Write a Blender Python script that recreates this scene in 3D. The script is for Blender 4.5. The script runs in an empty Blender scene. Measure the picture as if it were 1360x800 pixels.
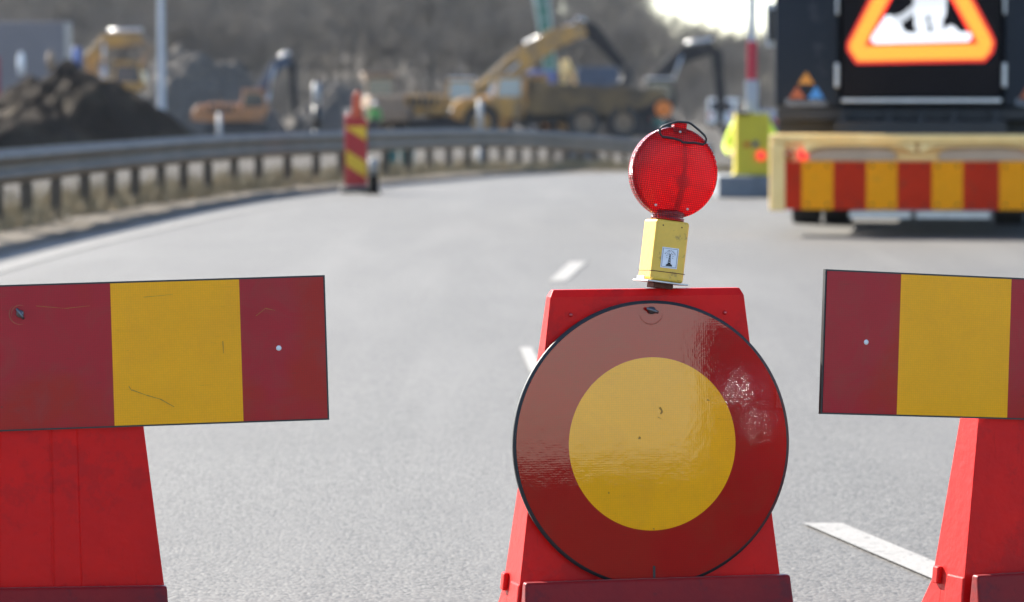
import bpy, bmesh, math, random
import numpy as np
from mathutils import Vector, Matrix, Euler
R = math.radians
random.seed(7); rng = np.random.default_rng(7)
scene = bpy.context.scene
COL = scene.collection

# ------------------------------------------------------------------ camera
CAM_H = 1.2
F = 135.0; FPX = F / 36.0 * 1360.0
PITCH = math.atan(270.0 / FPX)
def at(px, py, d):
    """world point seen at photo pixel (px,py) at depth d metres"""
    x = (px - 680) / FPX * d; u = -(py - 400) / FPX * d
    return Vector((x, d * math.cos(PITCH) + u * math.sin(PITCH), CAM_H - d * math.sin(PITCH) + u * math.cos(PITCH)))
def X_at(px, Y): return (px - 680) / FPX * Y
cam_d = bpy.data.cameras.new('camera'); cam = bpy.data.objects.new('camera', cam_d); COL.objects.link(cam)
cam.location = (0, 0, CAM_H); cam.rotation_euler = (R(90) - PITCH, 0, 0)
cam_d.lens = F; cam_d.sensor_width = 36; cam_d.clip_end = 6000; cam_d.clip_start = 0.1
cam_d.dof.use_dof = True; cam_d.dof.focus_distance = 7.98; cam_d.dof.aperture_fstop = 6.0; cam_d.dof.aperture_blades = 0
scene.camera = cam

# ------------------------------------------------------------------ world, sun
SUN_EL, SUN_AZ = R(33.5), R(46)          # azimuth measured left of the viewing direction
w = bpy.data.worlds.new('World'); scene.world = w; w.use_nodes = True
nt = w.node_tree; nt.nodes.clear()
sky = nt.nodes.new('ShaderNodeTexSky'); sky.sky_type = 'NISHITA'; sky.sun_disc = False
sky.sun_elevation = SUN_EL; sky.sun_rotation = -SUN_AZ
sky.air_density = 0.8; sky.dust_density = 0.5; sky.ozone_density = 1.2
bg = nt.nodes.new('ShaderNodeBackground'); bg.inputs[1].default_value = 0.072
wo = nt.nodes.new('ShaderNodeOutputWorld')
nt.links.new(sky.outputs[0], bg.inputs[0]); nt.links.new(bg.outputs[0], wo.inputs[0])
sd = bpy.data.lights.new('sun', 'SUN'); so = bpy.data.objects.new('sun', sd); COL.objects.link(so)
sd.energy = 3.8; sd.angle = R(0.6); sd.color = (1.0, 0.94, 0.84)
sv = Vector((-math.sin(SUN_AZ) * math.cos(SUN_EL), math.cos(SUN_AZ) * math.cos(SUN_EL), math.sin(SUN_EL)))
so.rotation_euler = sv.to_track_quat('Z', 'Y').to_euler(); so.location = sv * 50
scene.view_settings.view_transform = 'Standard'; scene.view_settings.look = 'None'
scene.view_settings.gamma = 1; scene.view_settings.exposure = 2.32
scene.render.engine = 'CYCLES'

# ------------------------------------------------------------------ materials
def mat(name, col, rough=0.6, metal=0.0, var=0.15, scale=8.0, col2=None, bump=0.0, bscale=60.0, coat=0.0,
        detail=5.0, spec=0.5, mottle=(0.35, 0.7), trans=0.0, croughness=0.05, spots=None):
    m = bpy.data.materials.new(name); m.use_nodes = True
    n = m.node_tree.nodes; l = m.node_tree.links; b = n['Principled BSDF']
    b.inputs['Roughness'].default_value = rough; b.inputs['Metallic'].default_value = metal
    b.inputs['Specular IOR Level'].default_value = spec
    b.inputs['Coat Weight'].default_value = coat; b.inputs['Coat Roughness'].default_value = croughness
    tc = n.new('ShaderNodeTexCoord')
    if col2 is None: col2 = tuple(c * (1 - var) for c in col)
    nz = n.new('ShaderNodeTexNoise'); nz.inputs['Scale'].default_value = scale; nz.inputs['Detail'].default_value = detail
    nz.inputs['Roughness'].default_value = 0.62
    l.new(tc.outputs['Object'], nz.inputs['Vector'])
    mr = n.new('ShaderNodeMapRange'); mr.inputs[1].default_value = mottle[0]; mr.inputs[2].default_value = mottle[1]
    l.new(nz.outputs['Fac'], mr.inputs[0])
    mx = n.new('ShaderNodeMix'); mx.data_type = 'RGBA'
    mx.inputs[6].default_value = (*col, 1); mx.inputs[7].default_value = (*col2, 1)
    l.new(mr.outputs[0], mx.inputs[0])
    out = mx.outputs[2]
    if spots:                                  # (colour, scale, threshold)
        z = n.new('ShaderNodeTexNoise'); z.inputs['Scale'].default_value = spots[1]; z.inputs['Detail'].default_value = 8
        z.inputs['Roughness'].default_value = 0.7
        l.new(tc.outputs['Object'], z.inputs['Vector'])
        r2 = n.new('ShaderNodeMapRange'); r2.inputs[1].default_value = spots[2]; r2.inputs[2].default_value = spots[2] + 0.06
        r2.inputs[4].default_value = spots[3] if len(spots) > 3 else 0.8
        l.new(z.outputs['Fac'], r2.inputs[0])
        m2 = n.new('ShaderNodeMix'); m2.data_type = 'RGBA'; l.new(out, m2.inputs[6]); m2.inputs[7].default_value = (*spots[0], 1)
        l.new(r2.outputs[0], m2.inputs[0]); out = m2.outputs[2]
    l.new(out, b.inputs['Base Color'])
    if bump:
        nb = n.new('ShaderNodeTexNoise'); nb.inputs['Scale'].default_value = bscale; nb.inputs['Detail'].default_value = 4
        l.new(tc.outputs['Object'], nb.inputs['Vector'])
        bp = n.new('ShaderNodeBump'); bp.inputs['Strength'].default_value = bump; bp.inputs['Distance'].default_value = 0.01
        l.new(nb.outputs['Fac'], bp.inputs['Height']); l.new(bp.outputs[0], b.inputs['Normal'])
    return m
def emis(name, col, strength, base=(0.02, 0.02, 0.02), dots=0.0):
    m = bpy.data.materials.new(name); m.use_nodes = True
    n = m.node_tree.nodes; l = m.node_tree.links; b = n['Principled BSDF']
    b.inputs['Base Color'].default_value = (*base, 1); b.inputs['Emission Color'].default_value = (*col, 1)
    b.inputs['Emission Strength'].default_value = strength
    if dots:                                   # LED grid
        tc = n.new('ShaderNodeTexCoord'); v = n.new('ShaderNodeTexVoronoi'); v.inputs['Randomness'].default_value = 0
        v.inputs['Scale'].default_value = dots; l.new(tc.outputs['Object'], v.inputs['Vector'])
        mr = n.new('ShaderNodeMapRange'); mr.inputs[1].default_value = 0.25; mr.inputs[2].default_value = 0.6
        mr.inputs[3].default_value = strength * 1.35; mr.inputs[4].default_value = strength * 0.35
        l.new(v.outputs['Distance'], mr.inputs[0]); l.new(mr.outputs[0], b.inputs['Emission Strength'])
    return m

def sheeting(name, col, dirt, wear=0.5, coat=0.35):
    """glossy retroreflective sheeting with a fine prism weave, scuffs and dirt"""
    m = bpy.data.materials.new(name); m.use_nodes = True
    n = m.node_tree.nodes; l = m.node_tree.links; b = n['Principled BSDF']
    tc = n.new('ShaderNodeTexCoord')
    def noise(s, d=5, r=0.6, vec=None, dist=0):
        z = n.new('ShaderNodeTexNoise'); z.inputs['Scale'].default_value = s; z.inputs['Detail'].default_value = d
        z.inputs['Roughness'].default_value = r; z.inputs['Distortion'].default_value = dist
        l.new(vec or tc.outputs['Object'], z.inputs['Vector']); return z.outputs['Fac']
    def rng_(f, a, b_, c=0.0, d=1.0):
        r = n.new('ShaderNodeMapRange'); r.inputs[1].default_value = a; r.inputs[2].default_value = b_
        r.inputs[3].default_value = c; r.inputs[4].default_value = d; l.new(f, r.inputs[0]); return r.outputs[0]
    def mixc(f, a, bcol):
        x = n.new('ShaderNodeMix'); x.data_type = 'RGBA'
        if isinstance(a, tuple): x.inputs[6].default_value = (*a, 1)
        else: l.new(a, x.inputs[6])
        x.inputs[7].default_value = (*bcol, 1); l.new(f, x.inputs[0]); return x.outputs[2]
    c = mixc(rng_(noise(4, 6), 0.35, 0.75, 0, 0.55), col, tuple(0.78 * q for q in col))
    if col[1] < .1: c = mixc(rng_(noise(2.6, 3, 0.5, dist=.6), 0.52, 0.60, 0, 0.75), c, (col[0] * .92, .012, .004))
    c = mixc(rng_(noise(9, 9, 0.75, dist=1.2), 0.48, 0.66, 0, 0.7 * wear), c, dirt)
    v = n.new('ShaderNodeTexVoronoi'); v.inputs['Scale'].default_value = 210; v.inputs['Randomness'].default_value = 0.15
    l.new(tc.outputs['Object'], v.inputs['Vector'])
    c = mixc(rng_(v.outputs['Distance'], 0.3, 0.65, 0, 0.28), c, tuple(0.55 * q for q in col))
    # scratches: stretched noise
    mp = n.new('ShaderNodeMapping'); mp.inputs['Rotation'].default_value = (0, 0.5, 0); mp.inputs['Scale'].default_value = (3, 3, 60)
    l.new(tc.outputs['Object'], mp.inputs['Vector'])
    c = mixc(rng_(noise(2.5, 6, 0.7, mp.outputs[0], 1.5), 0.645, 0.69, 0, 0.55 * wear), c, (0.05, 0.03, 0.02))
    v2 = n.new('ShaderNodeTexVoronoi'); v2.inputs['Scale'].default_value = 16; l.new(tc.outputs['Object'], v2.inputs['Vector'])
    wn = rng_(noise(3, 2), 0.55, 0.65, 0, 1)
    sp = n.new('ShaderNodeMath'); sp.operation = 'MULTIPLY'; l.new(rng_(v2.outputs['Distance'], 0.035, 0.06, 1, 0), sp.inputs[0]); l.new(wn, sp.inputs[1])
    c = mixc(sp.outputs[0], c, (0.04, 0.025, 0.02))
    l.new(c, b.inputs['Base Color'])
    b.inputs['Roughness'].default_value = 0.5; b.inputs['Specular IOR Level'].default_value = 0.08
    b.inputs['Coat Weight'].default_value = (.62 if coat > .5 else .2); b.inputs['Coat IOR'].default_value = 1.62 if coat > .5 else 1.45
    l.new(rng_(noise(12, 8, 0.7), 0.3, 0.8, 0.012, 0.035 if coat > .5 else .14), b.inputs['Coat Roughness'])
    bp = n.new('ShaderNodeBump'); bp.inputs['Strength'].default_value = 0.04 if coat > .5 else .06; bp.inputs['Distance'].default_value = 0.002
    l.new(noise(22, 4), bp.inputs['Height'])
    b2 = n.new('ShaderNodeBump'); b2.inputs['Strength'].default_value = 0.012 if coat > .5 else .04; b2.inputs['Distance'].default_value = 0.001
    l.new(v.outputs['Distance'], b2.inputs['Height']); l.new(bp.outputs[0], b2.inputs['Normal'])
    l.new(b2.outputs[0], b.inputs['Coat Normal'])
    return m

M = {}
M['sheet_red'] = sheeting('red_sheeting', (0.42, 0.008, 0.022), (0.32, 0.03, 0.03), 0.9)
M['sheet_yellow'] = sheeting('yellow_sheeting', (1.0, 0.42, 0.002), (0.85, 0.34, 0.01), 0.4)
M['disc_red'] = sheeting('round_sign_red', (0.40, 0.005, 0.002), (0.32, 0.02, 0.008), 0.9, 1.0)
M['disc_yellow'] = sheeting('round_sign_yellow', (1.0, 0.42, 0.003), (0.80, 0.32, 0.012), 0.5, 1.0)
M['block_red'] = mat('red_plastic', (0.46, 0.010, 0.014), 0.42, col2=(0.34, 0.009, 0.014), scale=6, bump=0.12, bscale=40, spec=0.35,
                     spots=((0.26, 0.02, 0.03), 7, 0.54, 0.45))
M['block_base'] = mat('scuffed_red_plastic', (0.27, 0.010, 0.014), 0.5, col2=(0.19, 0.010, 0.015), scale=5, bump=0.2, bscale=50,
                      spots=((0.10, 0.03, 0.04), 7, 0.52, 0.6))
M['black_rubber'] = mat('black_rubber', (0.02, 0.02, 0.022), 0.6, var=0.4)
M['black_plastic'] = mat('black_plastic', (0.014, 0.013, 0.012), 0.45, var=0.3)
M['bolt'] = mat('worn_bolt', (0.16, 0.16, 0.17), 0.4, metal=0.9, var=0.5, scale=60)
M['white_hole'] = mat('pale_rivet', (0.75, 0.74, 0.72), 0.5, var=0.1)
M['board_back'] = mat('bare_aluminium_back', (0.75, 0.76, 0.78), 0.36, metal=0.95, var=0.15, scale=20, bump=0.9, bscale=26)
M['rust'] = mat('rust', (0.10, 0.03, 0.015), 0.8, var=0.4, scale=60)
M['galv'] = mat('galvanised_steel', (0.185, 0.152, 0.120), 0.65, metal=0.0, spec=.3, var=0.4, scale=1.5, bump=0.1, bscale=14, spots=((0.2, 0.18, 0.16), 6, 0.6, 0.5))
M['post'] = mat('dull_steel_post', (0.080, 0.064, 0.048), 0.8, metal=0.0, var=0.35, scale=4)
M['yellow_case'] = mat('yellow_lamp_case', (0.78, 0.47, 0.055), 0.45, var=0.14, scale=22, bump=0.06, bscale=90, spots=((0.34, 0.19, 0.05), 30, 0.57, 0.7))
M['pale_metal'] = mat('pale_metal', (0.62, 0.62, 0.60), 0.4, metal=0.5, var=0.3, scale=30)
M['sticker'] = mat('white_sticker', (0.74, 0.75, 0.80), 0.4, var=0.06, scale=60)
M['ink'] = mat('black_ink', (0.015, 0.015, 0.02), 0.5, var=0.1)
M['ink_blue'] = mat('navy_ink', (0.04, 0.05, 0.14), 0.5, var=0.1)
M['navy'] = mat('navy_paint', (0.016, 0.021, 0.030), 0.45, var=0.25, scale=1.2, spec=0.2, spots=((0.06, 0.065, 0.075), 2.5, 0.6, 0.5))
M['led_back'] = mat('led_panel_black', (0.009, 0.007, 0.008), 0.6, spec=0.15, var=0.3, scale=3)
M['led_white'] = emis('led_white', (0.85, 0.91, 1.0), 0.36, dots=40)
M['led_amber'] = emis('led_amber', (1.0, 0.44, 0.03), 0.36, dots=40)
M['led_red'] = emis('led_red', (1.0, 0.030, 0.012), 0.5, dots=40)
M['lamp_red_on'] = emis('lit_tail_lamp', (1.0, 0.05, 0.03), 0.26, (0.4, 0.02, 0.02))
M['lamp_amber'] = mat('amber_lens', (0.55, 0.12, 0.02), 0.2, var=0.2, coat=0.5)
M['lamp_red_off'] = mat('red_lens', (0.5, 0.02, 0.02), 0.2, var=0.2, coat=0.5)
M['cream'] = mat('cream_yellow_paint', (1.0, 0.68, 0.27), 0.45, col2=(0.92, 0.57, 0.19), scale=2.5, coat=0.2, spots=((0.34, 0.24, 0.12), 5, 0.6, 0.6))
M['grey_panel'] = mat('grey_beige_panel', (0.58, 0.41, 0.28), 0.55, var=0.2, scale=3)
M['str_red'] = mat('red_stripe_sheet', (0.60, 0.030, 0.006), 0.6, var=0.2, scale=3, spec=0.15, spots=((0.25, 0.05, 0.02), 4, 0.58, 0.5))
M['str_yellow'] = mat('yellow_stripe_sheet', (1.0, 0.345, 0.004), 0.6, var=0.12, scale=3, spec=0.15, spots=((0.5, 0.25, 0.03), 5, 0.6, 0.5))
M['silver'] = mat('silver_bar', (0.6, 0.6, 0.6), 0.35, metal=0.5, var=0.2)
M['dark_metal'] = mat('dark_chassis', (0.018, 0.019, 0.022), 0.55, var=0.4, scale=4)
M['tyre'] = mat('tyre_rubber', (0.022, 0.022, 0.024), 0.85, var=0.4, scale=12, col2=(0.05, 0.045, 0.04))
M['rim'] = mat('grey_rim', (0.35, 0.35, 0.36), 0.45, metal=0.4, var=0.3)
M['glass'] = mat('dark_glass', (0.03, 0.04, 0.05), 0.08, var=0.2, spec=0.8, coat=0.5)
M['glass_pale'] = mat('pale_glass', (0.22, 0.30, 0.34), 0.1, var=0.2, spec=0.8, coat=0.6)
M['mach_yellow'] = mat('machine_yellow', (0.56, 0.28, 0.05), 0.5, col2=(0.22, 0.12, 0.04), scale=1.6, coat=0.1, spots=((0.16, 0.12, 0.08), 2.5, 0.52, 0.7))
M['mach_dusty'] = mat('dust_covered_body', (0.20, 0.125, 0.055), 0.8, col2=(0.05, 0.04, 0.03), scale=1.1)
M['mach_orange'] = mat('machine_orange', (0.46, 0.20, 0.08), 0.5, var=0.3, scale=2, spots=((0.2, 0.14, 0.1), 3, 0.55, 0.6))
M['mach_beige'] = mat('machine_beige', (0.28, 0.19, 0.12), 0.55, var=0.3, scale=2)
M['mach_grey'] = mat('machine_dark_grey', (0.02, 0.022, 0.026), 0.65, var=0.4, scale=2, spec=0.2, spots=((0.10, 0.09, 0.08), 3, 0.58, 0.6))
M['mach_blue'] = mat('machine_steel_blue', (0.05, 0.075, 0.12), 0.6, var=0.3, scale=2)
M['blue'] = mat('blue_paint', (0.04, 0.09, 0.32), 0.35, var=0.2, scale=2, coat=0.4)
M['white'] = mat('white_paint', (0.72, 0.72, 0.72), 0.45, var=0.12, scale=2, coat=0.2)
M['lorry_grey'] = mat('pale_blue_grey_side', (0.18, 0.16, 0.165), 0.5, var=0.12, scale=1)
M['lorry_red'] = mat('dull_red_paint', (0.35, 0.04, 0.06), 0.5, var=0.15)
M['green'] = mat('dark_green_paint', (0.05, 0.20, 0.14), 0.5, var=0.3, scale=2)
M['pale_green'] = mat('pale_green_paint', (0.40, 0.50, 0.46), 0.5, var=0.3, scale=2)
M['hivis_yellow'] = mat('fluorescent_yellow_cloth', (0.70, 0.86, 0.06), 0.8, var=0.12, scale=12)
M['hivis_green'] = mat('fluorescent_green_cloth', (0.10, 0.34, 0.08), 0.8, var=0.12, scale=12)
M['reflective'] = mat('reflective_tape', (0.6, 0.6, 0.6), 0.4, var=0.1)
M['trouser'] = mat('dark_trousers', (0.03, 0.035, 0.05), 0.9, var=0.3, scale=20)
M['skin'] = mat('skin', (0.50, 0.28, 0.20), 0.55, var=0.1)
M['hair'] = mat('dark_hair', (0.03, 0.02, 0.015), 0.8, var=0.3)
M['barrier_yellow'] = mat('barrier_box_yellow', (0.62, 0.50, 0.03), 0.5, var=0.15, scale=5, spots=((0.35, 0.27, 0.05), 9, 0.6, 0.6))
M['barrier_red'] = mat('barrier_pole_red', (0.50, 0.03, 0.05), 0.45, var=0.15)
M['concrete'] = mat('grey_concrete', (0.20, 0.215, 0.235), 0.85, var=0.3, scale=7)
M['marker_red'] = mat('marker_red', (0.48, 0.02, 0.02), 0.45, var=0.2, scale=9)
M['marker_yellow'] = mat('marker_yellow', (0.80, 0.48, 0.02), 0.45, var=0.15, scale=9)
M['marker_orange'] = mat('marker_handle_orange', (0.62, 0.09, 0.03), 0.5, var=0.15, scale=9)
M['orange_sign'] = mat('orange_sign', (0.75, 0.20, 0.03), 0.5, var=0.12)
M['teal'] = mat('teal_green_plastic', (0.02, 0.11, 0.09), 0.5, var=0.2)
M['soil'] = mat('dark_soil', (0.026, 0.021, 0.017), 0.95, spec=0.05, col2=(0.065, 0.052, 0.036), scale=0.9, bump=1.0, bscale=4, mottle=(0.5, 0.75))
M['gravel_heap'] = mat('pale_gravel', (0.095, 0.086, 0.076), 0.95, spec=.05, col2=(0.125, 0.112, 0.098), scale=1.4, bump=1.0, bscale=5)
M['bark'] = mat('grey_brown_twigs', (0.090, 0.085, 0.080), 0.9, spec=.1, col2=(0.15, 0.138, 0.122), scale=0.06, mottle=(0.4, 0.62))  # bark greyed further, so the colour carries some of the distance haze
M['mast_grey'] = mat('lamp_post_grey', (0.42, 0.44, 0.48), 0.5, metal=0.3, var=0.15)

def translucent_red(name='red_lens_plastic', clear=0.30, tl=0.7):
    m = bpy.data.materials.new(name); m.use_nodes = True
    n = m.node_tree.nodes; l = m.node_tree.links; n.clear()
    o = n.new('ShaderNodeOutputMaterial'); tr = n.new('ShaderNodeBsdfTranslucent'); df = n.new('ShaderNodeBsdfDiffuse')
    gl = n.new('ShaderNodeBsdfGlossy'); tp = n.new('ShaderNodeBsdfTransparent')
    tc = n.new('ShaderNodeTexCoord'); mp = n.new('ShaderNodeMapping'); mp.inputs['Scale'].default_value = (1, 1, 1)
    l.new(tc.outputs['Object'], mp.inputs['Vector'])
    sx = n.new('ShaderNodeSeparateXYZ'); l.new(mp.outputs[0], sx.inputs[0])
    def tri(sock, freq):
        a = n.new('ShaderNodeMath'); a.operation = 'MULTIPLY'; a.inputs[1].default_value = freq; l.new(sock, a.inputs[0])
        f = n.new('ShaderNodeMath'); f.operation = 'PINGPONG'; f.inputs[1].default_value = 0.5; l.new(a.outputs[0], f.inputs[0]); return f.outputs[0]
    gx = tri(sx.outputs[0], 230); gz = tri(sx.outputs[2], 230)
    mn = n.new('ShaderNodeMath'); mn.operation = 'MINIMUM'; l.new(gx, mn.inputs[0]); l.new(gz, mn.inputs[1])
    bp = n.new('ShaderNodeBump'); bp.inputs['Strength'].default_value = 1.0; bp.inputs['Distance'].default_value = 0.003
    l.new(mn.outputs[0], bp.inputs['Height'])
    ramp = n.new('ShaderNodeMapRange'); ramp.inputs[1].default_value = 0.0; ramp.inputs[2].default_value = 0.22
    l.new(mn.outputs[0], ramp.inputs[0])
    cm = n.new('ShaderNodeMix'); cm.data_type = 'RGBA'; cm.inputs[6].default_value = (0.16, 0.002, 0.004, 1); cm.inputs[7].default_value = (0.86, 0.008, 0.014, 1)
    l.new(ramp.outputs[0], cm.inputs[0])
    for s in (tr, df, tp): l.new(cm.outputs[2], s.inputs[0])
    tp.inputs[0].default_value = (0.9, 0.03, 0.03, 1)
    for s in (tr, df, gl): l.new(bp.outputs[0], s.inputs['Normal'])
    gl.inputs['Roughness'].default_value = 0.2
    a = n.new('ShaderNodeMixShader'); a.inputs[0].default_value = tl; l.new(df.outputs[0], a.inputs[1]); l.new(tr.outputs[0], a.inputs[2])
    b = n.new('ShaderNodeMixShader'); b.inputs[0].default_value = clear; l.new(a.outputs[0], b.inputs[1]); l.new(tp.outputs[0], b.inputs[2])
    fr = n.new('ShaderNodeFresnel'); fr.inputs[0].default_value = 1.42; l.new(bp.outputs[0], fr.inputs['Normal'])
    c = n.new('ShaderNodeMixShader'); l.new(fr.outputs[0], c.inputs[0]); l.new(b.outputs[0], c.inputs[1]); l.new(gl.outputs[0], c.inputs[2])
    l.new(c.outputs[0], o.inputs[0]); return m
M['lens'] = translucent_red()
M['lens_back'] = translucent_red('clearer_red_lens_plastic', 0.72, 0.6)

def mp2(n, l, tc):
    m = n.new('ShaderNodeMapping'); l.new(tc.outputs['Object'], m.inputs['Vector']); return m.outputs[0]
def plastic(name, col, col2, dirt, tl=0.45, amount=0.5, sc=7):
    m = mat(name, col, 0.42, col2=col2, scale=sc, bump=0.15, bscale=45, spec=0.2, spots=(dirt, 6, 0.53, amount))
    n = m.node_tree.nodes; l = m.node_tree.links; b = n['Principled BSDF']
    out = [x for x in n if x.type == 'OUTPUT_MATERIAL'][0]; src = b.inputs['Base Color'].links[0].from_socket
    # fine streaky scuffs
    tc = n.new('ShaderNodeTexCoord'); mp = n.new('ShaderNodeMapping'); mp.inputs['Scale'].default_value = (14, 14, 1.6); mp.inputs['Rotation'].default_value = (0, .25, 0)
    l.new(tc.outputs['Object'], mp.inputs['Vector']); z = n.new('ShaderNodeTexNoise'); z.inputs['Scale'].default_value = 6; z.inputs['Detail'].default_value = 9; z.inputs['Roughness'].default_value = .75
    l.new(mp.outputs[0], z.inputs['Vector']); r = n.new('ShaderNodeMapRange'); r.inputs[1].default_value = .60; r.inputs[2].default_value = .72; r.inputs[4].default_value = .55
    l.new(z.outputs['Fac'], r.inputs[0]); mx = n.new('ShaderNodeMix'); mx.data_type = 'RGBA'; l.new(src, mx.inputs[6]); mx.inputs[7].default_value = (*[c * .45 for c in col], 1); l.new(r.outputs[0], mx.inputs[0])
    l.new(mx.outputs[2], b.inputs['Base Color'])
    t = n.new('ShaderNodeBsdfTranslucent'); l.new(mx.outputs[2], t.inputs[0])
    b.inputs['Sheen Weight'].default_value = .08 if tl < .3 else 0; b.inputs['Sheen Roughness'].default_value = .4; b.inputs['Sheen Tint'].default_value = (1, .8, .78, 1)
    ms = n.new('ShaderNodeMixShader'); ms.inputs[0].default_value = tl; l.new(b.outputs[0], ms.inputs[1]); l.new(t.outputs[0], ms.inputs[2]); l.new(ms.outputs[0], out.inputs['Surface'])
    return m
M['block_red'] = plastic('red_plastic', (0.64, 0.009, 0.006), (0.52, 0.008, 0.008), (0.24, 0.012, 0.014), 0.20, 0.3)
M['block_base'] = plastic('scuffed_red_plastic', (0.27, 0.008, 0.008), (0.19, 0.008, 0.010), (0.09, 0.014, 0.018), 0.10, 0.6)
M['reflector'] = plastic('pale_streak_plate', (0.8, 0.6, 0.55), (0.8, 0.6, 0.55), (0.7, 0.5, 0.5), 0.5)  # for the invented streak plates inside the lamp lens
def asphalt_mat():
    m = bpy.data.materials.new('worn_pale_asphalt'); m.use_nodes = True
    n = m.node_tree.nodes; l = m.node_tree.links; b = n['Principled BSDF']
    tc = n.new('ShaderNodeTexCoord')
    def noise(s, d=4, r=0.6, vec=None, dist=0):
        z = n.new('ShaderNodeTexNoise'); z.inputs['Scale'].default_value = s; z.inputs['Detail'].default_value = d
        z.inputs['Roughness'].default_value = r; z.inputs['Distortion'].default_value = dist
        l.new(vec or tc.outputs['Object'], z.inputs['Vector']); return z.outputs['Fac']
    def rg(f, a, b_, c=0.0, d=1.0):
        r = n.new('ShaderNodeMapRange'); r.inputs[1].default_value = a; r.inputs[2].default_value = b_
        r.inputs[3].default_value = c; r.inputs[4].default_value = d; l.new(f, r.inputs[0]); return r.outputs[0]
    def mixc(f, a, c2):
        x = n.new('ShaderNodeMix'); x.data_type = 'RGBA'
        if isinstance(a, tuple): x.inputs[6].default_value = (*a, 1)
        else: l.new(a, x.inputs[6])
        x.inputs[7].default_value = (*c2, 1); l.new(f, x.inputs[0]); return x.outputs[2]
    v = n.new('ShaderNodeTexVoronoi'); v.inputs['Scale'].default_value = 95; l.new(tc.outputs['Object'], v.inputs['Vector'])
    sc = n.new('ShaderNodeSeparateColor'); l.new(v.outputs['Color'], sc.inputs[0])
    c = mixc(rg(sc.outputs[0], 0.0, 1.0), (0.056, 0.0535, 0.049), (0.130, 0.125, 0.115))
    c = mixc(rg(sc.outputs[1], 0.86, 0.92), c, (0.03, 0.03, 0.03))
    c = mixc(rg(noise(0.35, 6, 0.6), 0.35, 0.7, 0, 0.5), c, (0.068, 0.065, 0.0605))
    mp = n.new('ShaderNodeMapping'); mp.inputs['Scale'].default_value = (1.3, 0.12, 1); l.new(tc.outputs['Object'], mp.inputs['Vector'])
    c = mixc(rg(noise(1.0, 5, 0.6, mp.outputs[0], 0.6), 0.48, 0.66, 0, 0.5), c, (0.118, 0.1135, 0.105))
    c = mixc(rg(noise(0.22, 4, 0.5, None, 1.0), 0.60, 0.68, 0, 0.35), c, (0.060, 0.059, 0.057))
    c = mixc(rg(noise(2.2, 7, 0.7, None, 0.4), 0.60, 0.74, 0, 0.4), c, (0.052, 0.051, 0.049))
    l.new(c, b.inputs['Base Color']); b.inputs['Roughness'].default_value = 0.72; b.inputs['Specular IOR Level'].default_value = 0.35
    bp = n.new('ShaderNodeBump'); bp.inputs['Strength'].default_value = 0.6; bp.inputs['Distance'].default_value = 0.004
    l.new(v.outputs['Distance'], bp.inputs['Height']); bp.invert = True
    l.new(bp.outputs[0], b.inputs['Normal'])
    return m
M['asphalt'] = asphalt_mat()
M['ground'] = mat('dusty_ground', (0.080, 0.073, 0.064), 0.95, spec=0.05, col2=(0.055, 0.05, 0.044), scale=0.07, detail=8, bump=0.6, bscale=3)
M['verge'] = mat('verge_gravel', (0.155, 0.137, 0.115), 0.95, spec=0.05, col2=(0.075, 0.063, 0.047), scale=1.2, bump=0.8, bscale=25)
M['line'] = mat('worn_white_line', (0.235, 0.228, 0.215), 0.8, spec=.2, col2=(0.185, 0.18, 0.17), scale=5, mottle=(0.5, 0.75), bump=0.4, bscale=60, spots=((0.11, 0.108, 0.104), 26, 0.57, 0.75))
M['grass'] = mat('dry_grass', (0.30, 0.24, 0.15), 0.9, col2=(0.19, 0.16, 0.095), scale=2.0)

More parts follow.
